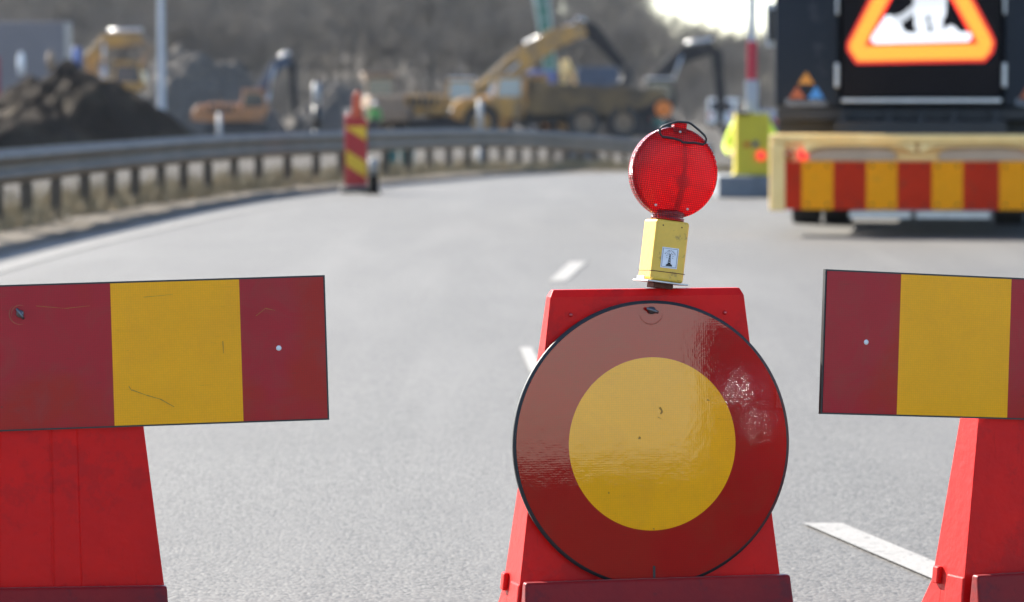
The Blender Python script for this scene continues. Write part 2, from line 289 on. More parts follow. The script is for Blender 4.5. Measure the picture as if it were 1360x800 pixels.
# ------------------------------------------------------------------ mesh builder
class MB:
    def __init__(s): s.v = []; s.f = []; s.m = []; s.sm = []
    def add(s, vs, fs, mi=0, smooth=False, X=None):
        o = len(s.v)
        for p in vs:
            p = Vector(p); s.v.append(tuple(X @ p) if X is not None else tuple(p))
        for q in fs: s.f.append(tuple(i + o for i in q)); s.m.append(mi); s.sm.append(smooth)
        return s
    def box(s, x0, x1, y0, y1, z0, z1, mi=0, X=None):
        return s.hexa([(x0, y0, z0), (x1, y0, z0), (x1, y1, z0), (x0, y1, z0), (x0, y0, z1), (x1, y0, z1), (x1, y1, z1), (x0, y1, z1)], mi, X)
    def hexa(s, p, mi=0, X=None):
        return s.add(p, [(3, 2, 1, 0), (4, 5, 6, 7), (0, 1, 5, 4), (1, 2, 6, 5), (2, 3, 7, 6), (3, 0, 4, 7)], mi, False, X)
    def prism(s, pts, a0, a1, plane='xz', mi=0, X=None):
        """2-D outline extruded along the third axis"""
        n = len(pts)
        def P(p, a): return {'xz': (p[0], a, p[1]), 'xy': (p[0], p[1], a), 'yz': (a, p[0], p[1])}[plane]
        vs = [P(p, a0) for p in pts] + [P(p, a1) for p in pts]
        fs = [tuple(range(n)), tuple(range(2 * n - 1, n - 1, -1))] + [((i + 1) % n, i, i + n, (i + 1) % n + n) for i in range(n)]
        return s.add(vs, fs, mi, False, X)
    def lathe(s, prof, n=24, axis='z', mi=0, X=None, smooth=True, closed_ends=True):
        """prof: (r, h) list"""
        vs = []; fs = []
        for r, h in prof:
            for i in range(n):
                a = 2 * math.pi * i / n; c, d = r * math.cos(a), r * math.sin(a)
                vs.append({'z': (c, d, h), 'y': (c, h, d), 'x': (h, c, d)}[axis])
        for j in range(len(prof) - 1):
            for i in range(n):
                k = (i + 1) % n; fs.append((j * n + i, j * n + k, (j + 1) * n + k, (j + 1) * n + i))
        s.add(vs, fs, mi, smooth, X)
        if closed_ends:
            o = len(s.v) - len(vs)
            for jj in (0, len(prof) - 1):
                if prof[jj][0] > 1e-6:
                    s.f.append(tuple(o + jj * n + i for i in range(n))); s.m.append(mi); s.sm.append(False)
        return s
    def tube(s, pts, r, n=8, mi=0, X=None, closed=False):
        pts = [Vector(p) for p in pts]; rs = r if isinstance(r, (list, tuple)) else [r] * len(pts)
        vs = []; N = len(pts)
        for i, p in enumerate(pts):
            if closed: t = pts[(i + 1) % N] - pts[i - 1]
            else: t = pts[min(i + 1, N - 1)] - pts[max(i - 1, 0)]
            t.normalize(); up = Vector((0, 0, 1)) if abs(t.z) < 0.9 else Vector((0, 1, 0))
            a = t.cross(up).normalized(); b = t.cross(a).normalized()
            for k in range(n):
                q = 2 * math.pi * k / n; vs.append(p + rs[i] * (math.cos(q) * a + math.sin(q) * b))
        fs = []
        for i in range(N if closed else N - 1):
            j = (i + 1) % N
            for k in range(n):
                k2 = (k + 1) % n; fs.append((i * n + k, i * n + k2, j * n + k2, j * n + k))
        if not closed: fs += [tuple(range(n)), tuple((N - 1) * n + k for k in range(n))]
        return s.add(vs, fs, mi, True, X)
    def build(s, name, mats, parent=None, bevel=0.0, seg=2, label=None):
        me = bpy.data.meshes.new(name); me.from_pydata(s.v, [], s.f)
        for m in (mats if isinstance(mats, (list, tuple)) else [mats]): me.materials.append(M[m] if isinstance(m, str) else m)
        me.polygons.foreach_set('material_index', s.m); me.polygons.foreach_set('use_smooth', s.sm)
        bm = bmesh.new(); bm.from_mesh(me); bmesh.ops.recalc_face_normals(bm, faces=bm.faces); bm.to_mesh(me); bm.free()
        me.update()
        o = bpy.data.objects.new(name, me); COL.objects.link(o)
        if parent: o.parent = parent
        if bevel:
            md = o.modifiers.new('bevel', 'BEVEL'); md.width = bevel; md.segments = seg; md.limit_method = 'ANGLE'; md.angle_limit = R(35)
        if label: o['label'] = label
        return o

def tag(o, label=None, cat=None, group=None, kind=None):
    if label: o['label'] = label
    if cat: o['category'] = cat
    if group: o['group'] = group
    if kind: o['kind'] = kind
    return o
def thing(name, loc, rz, label, cat, group=None, rot=None):
    e = bpy.data.objects.new(name, None); COL.objects.link(e); e.empty_display_size = 0.2
    e.location = loc; e.rotation_euler = rot if rot else (0, 0, rz)
    return tag(e, label, cat, group)
def text_mb(mb, txt, size, X, depth=0.0, mi=0, align='CENTER'):
    cu = bpy.data.curves.new('tmp', 'FONT'); cu.body = txt; cu.size = size; cu.align_x = align; cu.extrude = depth; cu.resolution_u = 3
    ob = bpy.data.objects.new('tmp', cu); COL.objects.link(ob)
    dg = bpy.context.evaluated_depsgraph_get(); me = bpy.data.meshes.new_from_object(ob.evaluated_get(dg))
    mb.add([v.co for v in me.vertices], [tuple(p.vertices) for p in me.polygons], mi, False, X)
    bpy.data.objects.remove(ob); bpy.data.curves.remove(cu); bpy.data.meshes.remove(me)

# ------------------------------------------------------------------ terrain
KY = [-400, 42, 50, 61, 66, 72, 80, 88, 100, 112, 300]
KZ = [0, 0, 0.0, -0.04, -0.10, -0.23, -0.47, -0.64, -0.78, -0.8, -0.8]
def gz0(Y): return float(np.interp(Y, KY, KZ))
_tab = {}
def gz(Y):                                   # smooth, then linear between whole metres
    i = math.floor(Y); t = Y - i
    def val(k):
        if k not in _tab: _tab[k] = sum(gz0(k + d) for d in (-4, -2, 0, 2, 4)) / 5
        return _tab[k]
    return val(i) * (1 - t) + val(i + 1) * t
def hill(X, Y):
    if Y < 300: return 0.0
    fall = 1.0 / (1 + math.exp((X / Y * FPX - 130) / 85.0))       # lower to the right
    return min(1.0, (Y - 300) / 240.0) ** 1.2 * (2.0 + 17 * fall)
def gh(X, Y): return gz(Y) + hill(X, Y)

ys = [-400, -200, -100, -50, -20] + list(range(-10, 131)) + list(range(135, 300, 8)) + list(range(300, 700, 12)) + [750, 900, 1200, 1700, 2500]
xs = [-1500, -900, -600, -400, -300] + list(range(-240, 241, 12)) + [300, 400, 600, 900, 1500]
vs = [(x, y, gh(x, y)) for y in ys for x in xs]; nx = len(xs)
fs = [(j * nx + i, j * nx + i + 1, (j + 1) * nx + i + 1, (j + 1) * nx + i) for j in range(len(ys) - 1) for i in range(nx - 1)]
g = MB().add(vs, fs, 0, True).build('ground', 'ground'); tag(g, kind='structure', label='pale dusty ground of the building site running back to the wooded slope')

# road edge (painted line) control points X(Y), left side, from near to far
EY = [-400, -30, 0, 12, 20, 26.9, 35, 41.7, 46.4, 53, 58, 61, 64, 66.5, 68, 69]
EX = [-3.7, -3.7, -3.7, -3.68, -3.65, -3.58, -3.27, -2.80, -2.20, -1.25, -0.35, 0.24, 1.2, 2.6, 4.5, 8.0]
# parametrised curve (smooth)
def curve(pts, step=0.5):
    out = []; P = [Vector((*p, 0)) for p in pts]
    for i in range(len(P) - 1):
        p0 = P[max(i - 1, 0)]; p1 = P[i]; p2 = P[i + 1]; p3 = P[min(i + 2, len(P) - 1)]
        n = max(1, int((p2 - p1).length / step))
        for k in range(n):
            t = k / n
            q = 0.5 * ((2 * p1) + (p2 - p0) * t + (2 * p0 - 5 * p1 + 4 * p2 - p3) * t * t + (3 * p1 - p0 - 3 * p2 + p3) * t ** 3)
            out.append((q.x, q.y))
    out.append((P[-1].x, P[-1].y)); return out
EDGE = curve([(-3.7, -20), (-3.72, 0), (-3.70, 14), (-3.62, 26.9), (-3.27, 35), (-2.80, 41.7), (-2.20, 46.4), (-1.25, 53), (0.24, 61), (2.2, 68), (5.0, 75), (9.0, 82), (16, 90), (28, 99)], 0.5)
def offset(path, d):
    out = []
    for i, p in enumerate(path):
        a = path[max(i - 1, 0)]; b = path[min(i + 1, len(path) - 1)]
        t = Vector((b[0] - a[0], b[1] - a[1])).normalized(); out.append((p[0] + t.y * d, p[1] - t.x * d))
    return out
def strip(path, offs, zs):
    """ribbon along path with cross-section offsets (+ = right) and heights above ground"""
    rows = [offset(path, o) for o in offs]; vs = []
    for i in range(len(path)):
        for r, z in zip(rows, zs): vs.append((r[i][0], r[i][1], gz(r[i][1]) + z))
    k = len(offs)
    return vs, [(i * k + j, i * k + j + 1, (i + 1) * k + j + 1, (i + 1) * k + j) for i in range(len(path) - 1) for j in range(k - 1)]
# asphalt: row by row in Y, whole metres, so that it follows the ground exactly
road = MB(); E2 = offset(EDGE, -0.35)
def edge_x(Y):
    best = [p for p in zip(E2, E2[1:]) if p[0][1] <= Y <= p[1][1]]
    if not best: return E2[0][0]
    a, b = best[0]; return a[0] + (b[0] - a[0]) * (Y - a[1]) / max(1e-6, b[1] - a[1])
rv = []; rf = []; RY = [-400] + list(range(-20, 99))
for Y in RY:
    x0 = edge_x(Y); x1 = 2.7 if Y < 4 else min(60, 2.7 + (Y - 4) * 2.0)  # narrowed behind the camera so the sign mirrors the dark ground
    for k in range(9): rv.append((x0 + (x1 - x0) * k / 8, Y, gz(Y) + 0.012))
for j in range(len(RY) - 1):
    for k in range(8): rf.append((j * 9 + k, j * 9 + k + 1, (j + 1) * 9 + k + 1, (j + 1) * 9 + k))
road.add(rv, rf, 0, True); ro = road.build('road', 'asphalt'); tag(ro, kind='structure', label='pale worn asphalt road bending to the right')
fv = []
for Y in (-300, -200, -100, -50, 0, 4): fv += [(3.0, Y, .008), (400, Y, .008)]
M['backdrop'] = mat('dark_mirror_backdrop', (0.014, 0.011, 0.008), 0.95, spec=.05, col2=(0.022, 0.018, 0.012), scale=0.4, bump=1, bscale=5)  # unseen dark ground, added to darken the lower reflection in the round sign
tag(MB().add(fv, [(i, i + 1, i + 3, i + 2) for i in range(0, 10, 2)]).build('backdrop', 'backdrop'), kind='structure', label='dark field added out of view to darken the reflection in the round sign')
# dashes and edge line
lm = MB(); v_, f_ = strip(EDGE, [0.05, 0.17], [0.018, 0.018]); lm.add(v_, f_, 1)
def gpt(px, py):                                       # ground point for pixel where ground is at z=0
    a = Vector((0, 0, CAM_H)); b = at(px, py, 10) - a; t = -CAM_H / b.z; return a + b * t
def quad(pp):
    lm.add([Vector((gpt(*p).x, gpt(*p).y, 0.018)) for p in pp], [(0, 1, 2, 3)])
quad([(1066, 703), (1118, 703), (1318, 787), (1258, 787)])
quad([(690, 466), (706, 466), (724, 500), (704, 500)])
quad([(729, 377), (752, 377), (780, 351), (757, 351)])
M['faded_line'] = mat('faded_edge_line', (0.145, 0.14, 0.132), 0.8, col2=(0.11, 0.107, 0.10), scale=4, bump=.4, bscale=60)
lo = lm.build('road_markings', ['line', 'faded_line']); tag(lo, kind='structure', label='worn white edge line and lane dashes painted on the asphalt')
# verge
v_, f_ = strip(EDGE, [-0.30, -0.45, -0.8, -1.6, -2.6, -3.4], [0.008, 0.035, 0.06, 0.07, 0.05, -0.02])
for i, p in enumerate(v_):
    if i % 6 not in (0, 5): v_[i] = (p[0], p[1], p[2] + random.uniform(-.012, .012))
tag(MB().add(v_, f_, 0, True).build('verge', 'verge'), kind='structure', label='gravel verge under the guardrail')
# dry grass
gm_v = []; gm_f = []
GP = [p for p in EDGE if 22 < p[1] < 92]
for _ in range(48000):
    i = random.randrange(len(GP) - 1); o = -1.28 + random.gauss(0, 0.20)
    if random.random() < 0.2: o = random.uniform(-3.2, -0.9)
    if o > -0.75: continue
    a, b = GP[i], GP[i + 1]; t = Vector((b[0] - a[0], b[1] - a[1])).normalized(); u = random.random() * 0.5
    x = a[0] + t.x * u + t.y * o; y = a[1] + t.y * u - t.x * o
    cl = math.sin(x * 5.1 + y * 2.3) + math.sin(y * 1.7 - x * 3) + 0.4
    if cl < -0.5 and random.random() < 0.7: continue
    h = random.uniform(0.05, 0.17) * (1.0 + 0.35 * max(cl, 0)); w_ = 0.006
    an = random.random() * 6.28; dx, dy = math.cos(an) * w_, math.sin(an) * w_; lx, ly = random.gauss(0, .05), random.gauss(0, .05)
    z = gz(y) + 0.05; k = len(gm_v)
    gm_v += [(x - dx, y - dy, z), (x + dx, y + dy, z), (x + lx * .5 - dy, y + ly * .5 + dx, z + h * .6), (x + lx, y + ly, z + h)]
    gm_f += [(k, k + 1, k + 3), (k, k + 2, k + 3)]
tag(MB().add(gm_v, gm_f).build('dry_grass', 'grass'), label='dry yellowish grass tufts along the foot of the guardrail', cat='grass', kind='stuff')

# ------------------------------------------------------------------ guardrail
RAIL = curve([(-4.75, 18), (-4.62, 26), (-4.38, 33), (-3.85, 42), (-3.25, 47.5), (-2.45, 52), (-0.95, 60.5), (0.55, 68.5), (2.3, 77), (4.4, 84.5)], 0.25)
gr = thing('guardrail', (0, 0, 0), 0, 'long galvanised W-beam guardrail curving away along the left verge', 'guardrail')
prof = [(0.0, -0.155), (0.0, -0.135), (0.04, -0.115), (0.082, -0.09), (0.082, -0.065), (0.04, -0.045), (0.004, -0.02), (0.004, 0.02),
        (0.04, 0.045), (0.082, 0.065), (0.082, 0.09), (0.04, 0.115), (0.0, 0.135), (0.0, 0.155)]
bm_ = MB(); n = len(prof)
rows = [offset(RAIL, p[0]) for p in prof]; rowsb = [offset(RAIL, p[0] - 0.006) for p in prof]
vs = []
for i in range(len(RAIL)):
    zc = gz(RAIL[i][1]) + 0.06 + 0.545
    for r, p in zip(rows, prof): vs.append((r[i][0], r[i][1], zc + p[1]))
    for r, p in zip(rowsb, prof): vs.append((r[i][0], r[i][1], zc + p[1]))
fs = []
for i in range(len(RAIL) - 1):
    A = i * 2 * n; B = (i + 1) * 2 * n
    for j in range(n - 1): fs.append((A + j, A + j + 1, B + j + 1, B + j)); fs.append((A + n + j, B + n + j, B + n + j + 1, A + n + j + 1))
    fs += [(A, B, B + n, A + n), (A + n - 1, A + 2 * n - 1, B + 2 * n - 1, B + n - 1)]
bm_.add(vs, fs, 0, True)
bm_.build('beam', 'galv', gr)
# splices & posts
acc = 0; last = Vector(RAIL[0]); k = 0; spl = MB()
for i, p in enumerate(RAIL):
    q = Vector(p); acc += (q - last).length; last = q
    if acc >= 1.4:
        acc = 0; k += 1
        t = Vector((RAIL[min(i + 1, len(RAIL) - 1)][0] - RAIL[i - 1][0], RAIL[min(i + 1, len(RAIL) - 1)][1] - RAIL[i - 1][1])).normalized()
        ang = math.atan2(t.y, t.x); z = gz(q.y)
        X = Matrix.Translation((q.x, q.y, z)) @ Matrix.Rotation(ang, 4, 'Z')
        m = MB()                               # sigma post: web with two flanges, and a spacer to the beam
        m.box(-0.05, 0.05, 0.085, 0.091, -0.3, 0.70); m.box(-0.05, -0.044, 0.0, 0.085, -0.3, 0.70); m.box(0.044, 0.05, 0.0, 0.085, -0.3, 0.70)
        m.box(-0.044, 0.044, -0.004, 0.054, 0.52, 0.66)
        po = m.build('post', 'post', gr); po.matrix_local = X

# ------------------------------------------------------------------ trestle blocks with boards
HW = lambda z: 0.209 + (0.8 - z) * 0.1225
YF = lambda z: -(0.015 + (0.8 - z) * 0.049)
YB = lambda z: (0.017 + (0.8 - z) * 0.118)
def block(loc, rz, label, lid=False):
    t = thing('trestle_block', loc, rz, label, 'barrier', 'red plastic trestle blocks across the road')
    m = MB(); vs = []; zs = [0.012, 0.17, 0.18, 0.5, 0.745, 0.76, 0.785, 0.8]
    for z in zs:
        i = 0.006 if z == 0.8 else 0; pw = .112 - .024 * (z - .2) if z > .2 else .112; d = .0055 if .175 < z < .75 else 0.0
        gv = .0035 if d else 0.0; y = YF(z) + i; w = HW(z) - i; c = pw * .5
        row = [(-w, y), (-pw - .004, y), (-pw, y - d), (-c - .004, y - d), (-c, y - d + gv), (-c + .004, y - d),
               (c - .004, y - d), (c, y - d + gv), (c + .004, y - d), (pw, y - d), (pw + .004, y), (w, y), (w, YB(z) - i), (-w, YB(z) - i)]
        vs += [(a_, b_, z) for a_, b_ in row]
    k = 14; fs = [tuple(range(k)), tuple(len(vs) - k + q for q in range(k))]
    for j in range(len(zs) - 1):
        for q in range(k): r = (q + 1) % k; fs.append((j * k + q, j * k + r, (j + 1) * k + r, (j + 1) * k + q))
    m.add(vs, fs)
    m.build('body', 'block_red', t, bevel=0.004, seg=3)
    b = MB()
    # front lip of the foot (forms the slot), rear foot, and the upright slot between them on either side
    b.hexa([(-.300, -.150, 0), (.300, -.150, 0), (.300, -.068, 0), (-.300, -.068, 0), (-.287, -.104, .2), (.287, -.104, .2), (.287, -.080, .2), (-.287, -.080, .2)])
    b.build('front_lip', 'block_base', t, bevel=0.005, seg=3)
    b = MB()
    b.hexa([(-.308, .045, 0), (.300, .045, 0), (.300, .20, 0), (-.308, .20, 0), (-.2845, .045, .185), (.2845, .045, .185), (.2845, .085, .185), (-.2845, .085, .185)])
    b.hexa([(-.308, -.060, 0), (.300, -.060, 0), (.300, .028, 0), (-.308, .028, 0), (-.286, -.043, .19), (.286, -.043, .19), (.286, .028, .19), (-.286, .028, .19)])
    b.hexa([(-.298, .05, .165), (-.284, .05, .165), (-.284, .075, .165), (-.298, .075, .165), (-.294, .05, .203), (-.282, .05, .203), (-.282, .075, .203), (-.294, .075, .203)])
    b.build('foot', 'block_red', t, bevel=0.004, seg=2)
    return t

def striped_board(t, cx, tilt, seed):
    e = MB(); L = 0.575; H = 0.150; zc = 0.669 if seed == 1 else 0.663
    a = math.atan(0.049)
    X = Matrix.Translation((cx, YF(zc) - 0.019, zc)) @ Matrix.Rotation(-a, 4, 'X') @ Matrix.Rotation(tilt, 4, 'Y')
    e.box(-L, L, 0.0, 0.010, -H, H, 2)                        # board core with its black edge
    i = 0.0035; bounds = [-L + i, -0.3975, -0.1325, 0.1325, 0.3975, L - i]; cols = [0, 1, 0, 1, 0]
    for k in range(5):
        e.add([(bounds[k], -.0012, -H + i), (bounds[k + 1], -.0012, -H + i), (bounds[k + 1], -.0012, H - i), (bounds[k], -.0012, H - i)], [(0, 1, 2, 3)], cols[k])
    e.add([(-L + .004, .0104, -H + .004), (L - .004, .0104, -H + .004), (L - .004, .0104, H - .004), (-L + .004, .0104, H - .004)], [(0, 1, 2, 3)], 3)
    o = e.build('striped_board', ['sheet_red', 'sheet_yellow', 'black_plastic', 'board_back'], t); o.matrix_local = X
    for xx in (-0.475, 0.475):
        h = MB().lathe([(0.0, -.0032), (0.0042, -.003), (0.0055, -.0015)], 16, 'y', X=Matrix.Translation((xx, 0, 0.002)), closed_ends=False)
        h.build('rivet', 'white_hole', o)
    return o, X
def wing_bolt(o, x, z, ang=0.6):
    X = Matrix.Translation((x, -0.002, z)) @ Matrix.Rotation(ang, 4, 'Y')
    m = MB().lathe([(0.0, -.010), (0.006, -.010), (0.008, -.007), (0.008, 0.0)], 16, 'y', X=X, closed_ends=False)
    m.tube([(-.013, -.010, 0), (-.006, -.011, 0), (.006, -.011, 0), (.013, -.010, 0)], [.0028, .0042, .0042, .0028], 10, 0, X)
    m.build('wing_bolt', 'bolt', o)

def marks(o, items, y):
    for pts, wd in items:
        m = MB()
        for (a, b), (c, d) in zip(pts, pts[1:]):
            t = Vector((c - a, d - b)).normalized(); n_ = Vector((-t.y, t.x)) * wd / 2
            m.add([(a + n_.x, y, b + n_.y), (c + n_.x * .5, y, d + n_.y * .5), (c - n_.x * .5, y, d - n_.y * .5), (a - n_.x, y, b - n_.y)], [(0, 1, 2, 3)])
        m.build('scratch', 'scuff', o)
M['scuff'] = mat('scuffed_spot', (0.48, 0.23, 0.02), .7, var=.5, scale=90)
lb = Vector((X_at(27, 7.85), 7.85 + 0.05, 0))
t1 = block(lb, R(7), 'red trestle block at left picture edge under a red and yellow board')
o1, X1 = striped_board(t1, 0.047, R(-1.45), 1)
wing_bolt(o1, -0.053, 0.090, 1.0)
M['rub'] = mat('rubbed_ring', (0.42, 0.06, 0.02), .5, var=.4, scale=90)
def rub(o, x, z, r, a0, a1):
    m = MB(); k = 14; vs = []; 
    for i in range(k + 1):
        a = R(a0 + (a1 - a0) * i / k); wd = .0011 * math.sin(math.pi * i / k) + .0002
        vs += [(x + (r - wd) * math.cos(a), -.0017, z + (r - wd) * math.sin(a)), (x + (r + wd) * math.cos(a), -.0017, z + (r + wd) * math.sin(a))]
    m.add(vs, [(2 * i, 2 * i + 1, 2 * i + 3, 2 * i + 2) for i in range(k)]); m.build('rub_mark', 'rub', o)
rub(o1, -.053, .090, .022, 130, 290); rub(o1, -.053, .090, .0175, 60, 200)
cb = Vector((X_at(859, 8.0), 8.0 + 0.05, 0))
marks(o1, [([(.170, -.074), (.20, -.086), (.228, -.095), (.256, -.112)], .0022), ([(.164, -.066), (.170, -.076)], .002), ([(.20, .116), (.26, .120)], .0010), ([(.36, .02), (.361, -.005)], .0022), ([(-.02, .105), (.04, .098), (.09, .102)], .0009), ([(.43, .07), (.45, .085), (.47, .08)], .001)], -.0017)
t2 = block(cb, R(14), 'middle red plastic trestle block with the round yellow and red sign')
rb = Vector((X_at(1430, 8.15), 8.15 + 0.06, 0))
t3 = block(rb, R(23), 'red trestle block at right picture edge under a red and yellow board')
o3, X3 = striped_board(t3, -0.045, R(3.3), 3)
wing_bolt(o3, 0.05, 0.098, 0.4)

# round sign on the middle block
a = math.atan(0.049); zc = 0.4775
XD = Matrix.Translation((0, YF(zc) - 0.022, zc)) @ Matrix.Rotation(-a, 4, 'X')
ds = MB(); RR = 0.300; nn = 128
ds.lathe([(RR - .006, -.001), (RR, .001), (RR, .012), (RR - .004, .014), (0.0, .014)], nn, 'y', 2, closed_ends=False, smooth=True)
def ring(mb, r0, r1, y, mi):
    vs = []; fs = []
    for i in range(nn):
        c, s_ = math.cos(2 * math.pi * i / nn), math.sin(2 * math.pi * i / nn); vs += [(r0 * c, y, r0 * s_), (r1 * c, y, r1 * s_)]
    for i in range(nn): j = (i + 1) % nn; fs.append((2 * i, 2 * i + 1, 2 * j + 1, 2 * j))
    mb.add(vs, fs, mi)
ring(ds, 0.181, RR - .0065, -.0012, 0)
ds.add([(0.181 * math.cos(2 * math.pi * i / nn), -.0012, 0.181 * math.sin(2 * math.pi * i / nn)) for i in range(nn)], [tuple(range(nn))], 1)
ro_ = ds.build('round_sign', ['disc_red', 'disc_yellow', 'black_rubber'], t2); ro_.matrix_local = XD
wing_bolt(ro_, 0.0, 0.279, 0.35); rub(ro_, 0, .276, .026, 190, 350)
marks(ro_, [([(.016, .076), (.022, .068), (.018, .062)], .005), ([(.012, .056), (.02, .052)], .0012), ([(-.030, .014), (-.026, .012)], .007), ([(.12, .09), (.126, .088)], .003), ([(.0, -.176), (.001, -.180)], .003)], -.0017)
MB().box(-.0025, .0025, -.0022, 0, -.285, -.255).build('drain_slot', 'black_plastic', ro_)
for s in (-1, 1):
    MB().lathe([(0, -.006), (.003, -.006), (.0045, -.003), (.0045, .01)], 14, 'y', X=Matrix.Translation((s * .168, YF(.748), .748)), closed_ends=False).build('stud', 'lamp_red_off', t2)

# ------------------------------------------------------------------ warning lamp on the middle block
mt = Matrix.Translation(cb) @ Matrix.Rotation(R(14), 4, 'Z')
lp = mt @ Vector((0.030, 0.0, 0.80))
lamp = thing('warning_lamp', lp, 0, 'round red warning lamp on yellow battery case leaning on top of middle block', 'warning lamp',
             rot=(R(-1), R(7), R(19)))
lamp.rotation_mode = 'YXZ'
lamp.rotation_euler = (R(-2), R(7.6), R(19))
cl = MB(); cl.box(-.022, .022, -.022, .02, 0.0, .011); cl.build('clamp', 'rust', lamp, bevel=.002)
pl = MB(); pl.box(-.046, .046, -.046, .042, .011, .0142); pl.box(-.046, -.043, -.02, .02, .0142, .022)
pl.build('base_plate', 'pale_metal', lamp, bevel=.0008)
cs = MB(); h = .0375
cs.box(-h, h, -h, h, .0145, .143)
case = cs.build('battery_case', 'yellow_case', lamp, bevel=.006, seg=4)
sm_ = MB()
for (x0, x1, y0, y1) in ((-h - .0007, h + .0007, -h - .0007, -h + .0004), (-h - .0007, -h + .0004, -h, h), (h - .0004, h + .0007, -h, h), (-h, h, h - .0004, h + .0007)):
    sm_.box(x0, x1, y0, y1, .0335, .0350)
sm_.build('seam', 'rust', case)
for xx in (-.022, .020):
    MB().lathe([(0, -.0006), (.0016, -.0004), (.0016, .001)], 10, 'y', X=Matrix.Translation((xx, -h, .131)), closed_ends=False).build('screw', 'rust', case)
nk = MB().lathe([(.034, .143), (.0355, .146), (.0355, .150), (.033, .151), (.034, .155), (.0345, .162), (.026, .166)], 40, 'z')
nk.build('neck', 'lens', lamp)
ZL = .245; RL = .0955
XL = Matrix.Translation((0.001, 0, ZL))
def lens(side):
    pr = []
    for k in range(11):
        r = RL * .955 * (1 - k / 10.0); pr.append((r, side * (.013 + .013 * (1 - (r / (RL * .955)) ** 2))))
    return [(RL * .97, side * .012)] + pr
for s in (-1, 1):
    m = MB().lathe(lens(s), 72, 'y', X=XL, closed_ends=False); m.build('lens', 'lens' if s < 0 else 'lens_back', lamp)
m = MB().lathe([(RL * .96, -.0135), (RL, -.0135), (RL * 1.0, -.003), (RL * .985, 0), (RL * 1.0, .003), (RL, .0135), (RL * .96, .0135)], 96, 'y', X=XL, closed_ends=False)
m.build('rim', 'lens', lamp)
m = MB().tube([(0, 0, .150), (0.0, 0, ZL - .012)], .006, 12); m.lathe([(.004, -.012), (.011, -.006), (.013, 0), (.011, .006), (.004, .012)], 20, 'y', X=Matrix.Translation((0, 0, ZL)))
m.tube([(0, 0, ZL + .012), (0, 0, ZL + RL * .9)], .004, 10)
m.build('bulb_stem', 'lamp_red_off', lamp)
for sg, za_, zb_ in ((-1, .020, .008), (1, -.006, -.022)):
    x0_, x1_ = (-.082, -.018) if sg < 0 else (.018, .082)
    MB().hexa([(x0_, -.010, ZL + za_ - .006), (x1_, -.010, ZL + zb_ - .006), (x1_, .010, ZL + zb_ + .006), (x0_, .010, ZL + za_ + .006), (x0_, -.010, ZL + za_ - .004), (x1_, -.010, ZL + zb_ - .004), (x1_, .010, ZL + zb_ + .008), (x0_, .010, ZL + za_ + .008)]).build('reflector', 'reflector', lamp)  # invented inner plates, added to show as bright streaks through the lens

m = MB(); m.box(-.0145, .0145, -.016, .002, ZL + RL - .012, ZL + RL + .011); m.build('hook_tab', 'lens', lamp, bevel=.0025, seg=3)
for (xx, zz) in ((0, ZL + .086), (-.036, ZL - .073), (.036, ZL - .073)):
    MB().lathe([(0, -.003), (.0022, -.0025), (.0028, 0)], 12, 'y', X=Matrix.Translation((xx, -.0165, zz)), closed_ends=False).build('screw', 'pale_metal', lamp)
def loc(px, py):     # photo pixel -> lens-plane coordinates
    dx, dz = (px - 893) / 638 / math.cos(R(19)), -(py - 227) / 638
    c, s_ = math.cos(R(6.8)), math.sin(R(6.8)); return (dx * c - dz * s_, -.019, ZL + dx * s_ + dz * c)
hp = [loc(*p) for p in ((871, 175), (871, 169), (874, 166), (884, 162), (895, 159), (910, 160), (914, 162), (923, 169), (932, 177), (934, 182), (933, 187), (930, 189), (918, 187), (908, 187), (902, 187), (899, 184), (888, 181), (874, 179))]
MB().tube(hp, .0025, 8, closed=True).build('wire_handle', 'black_rubber', lamp)
# sticker with lighthouse and arched lettering
st = MB(); st.box(-.0185, .0185, -h - .0011, -h - .0004, .043, .086); sto = st.build('sticker', 'sticker', lamp)
ik = MB(); y0 = -h - .0017; y1 = -h - .0012; cx = 0.0; cz = .0645
fx, fz = .0165, .0195
for (a0, a1, b0, b1) in ((-fx, fx, cz - fz, cz - fz + .0006), (-fx, fx, cz + fz - .0006, cz + fz), (-fx, -fx + .0006, cz - fz + .0006, cz + fz - .0006), (fx - .0006, fx, cz - fz + .0006, cz + fz - .0006)):
    ik.box(a0, a1, y0, y1, b0, b1)
ik.prism([(-.0072, cz - .0175), (.0072, cz - .0175), (.0066, cz - .0145), (.004, cz - .0125), (-.004, cz - .0125), (-.0066, cz - .0145)], y0, y1)
for k in range(4):
    a_ = cz - .0125 + k * .0045; w0 = .0032 - k * .0005; w1 = w0 - .0003
    ik.prism([(-w0, a_), (w0, a_), (w1, a_ + .003), (-w1, a_ + .003)], y0, y1)
    ik.prism([(-w1, a_ + .003), (-w1 + .0007, a_ + .003), (-w1 + .0007, a_ + .0045), (-w1, a_ + .0045)], y0, y1)
    ik.prism([(w1 - .0007, a_ + .003), (w1, a_ + .003), (w1, a_ + .0045), (w1 - .0007, a_ + .0045)], y0, y1)
ik.prism([(-.0018, cz + .0055), (.0018, cz + .0055), (.0012, cz + .0078), (-.0012, cz + .0078)], y0, y1)
for an in (-115, -80, -48, -20, 20, 48, 80, 115):
    q = R(an); c0 = Vector((math.sin(q), math.cos(q))); p_ = Vector((c0.y, -c0.x)) * .0003; o_ = Vector((0, cz + .003))
    A = o_ + c0 * .0055; B = o_ + c0 * .0088; ik.prism([tuple(A - p_), tuple(A + p_), tuple(B + p_), tuple(B - p_)], y0, y1)
word = 'BLINKFYREN'
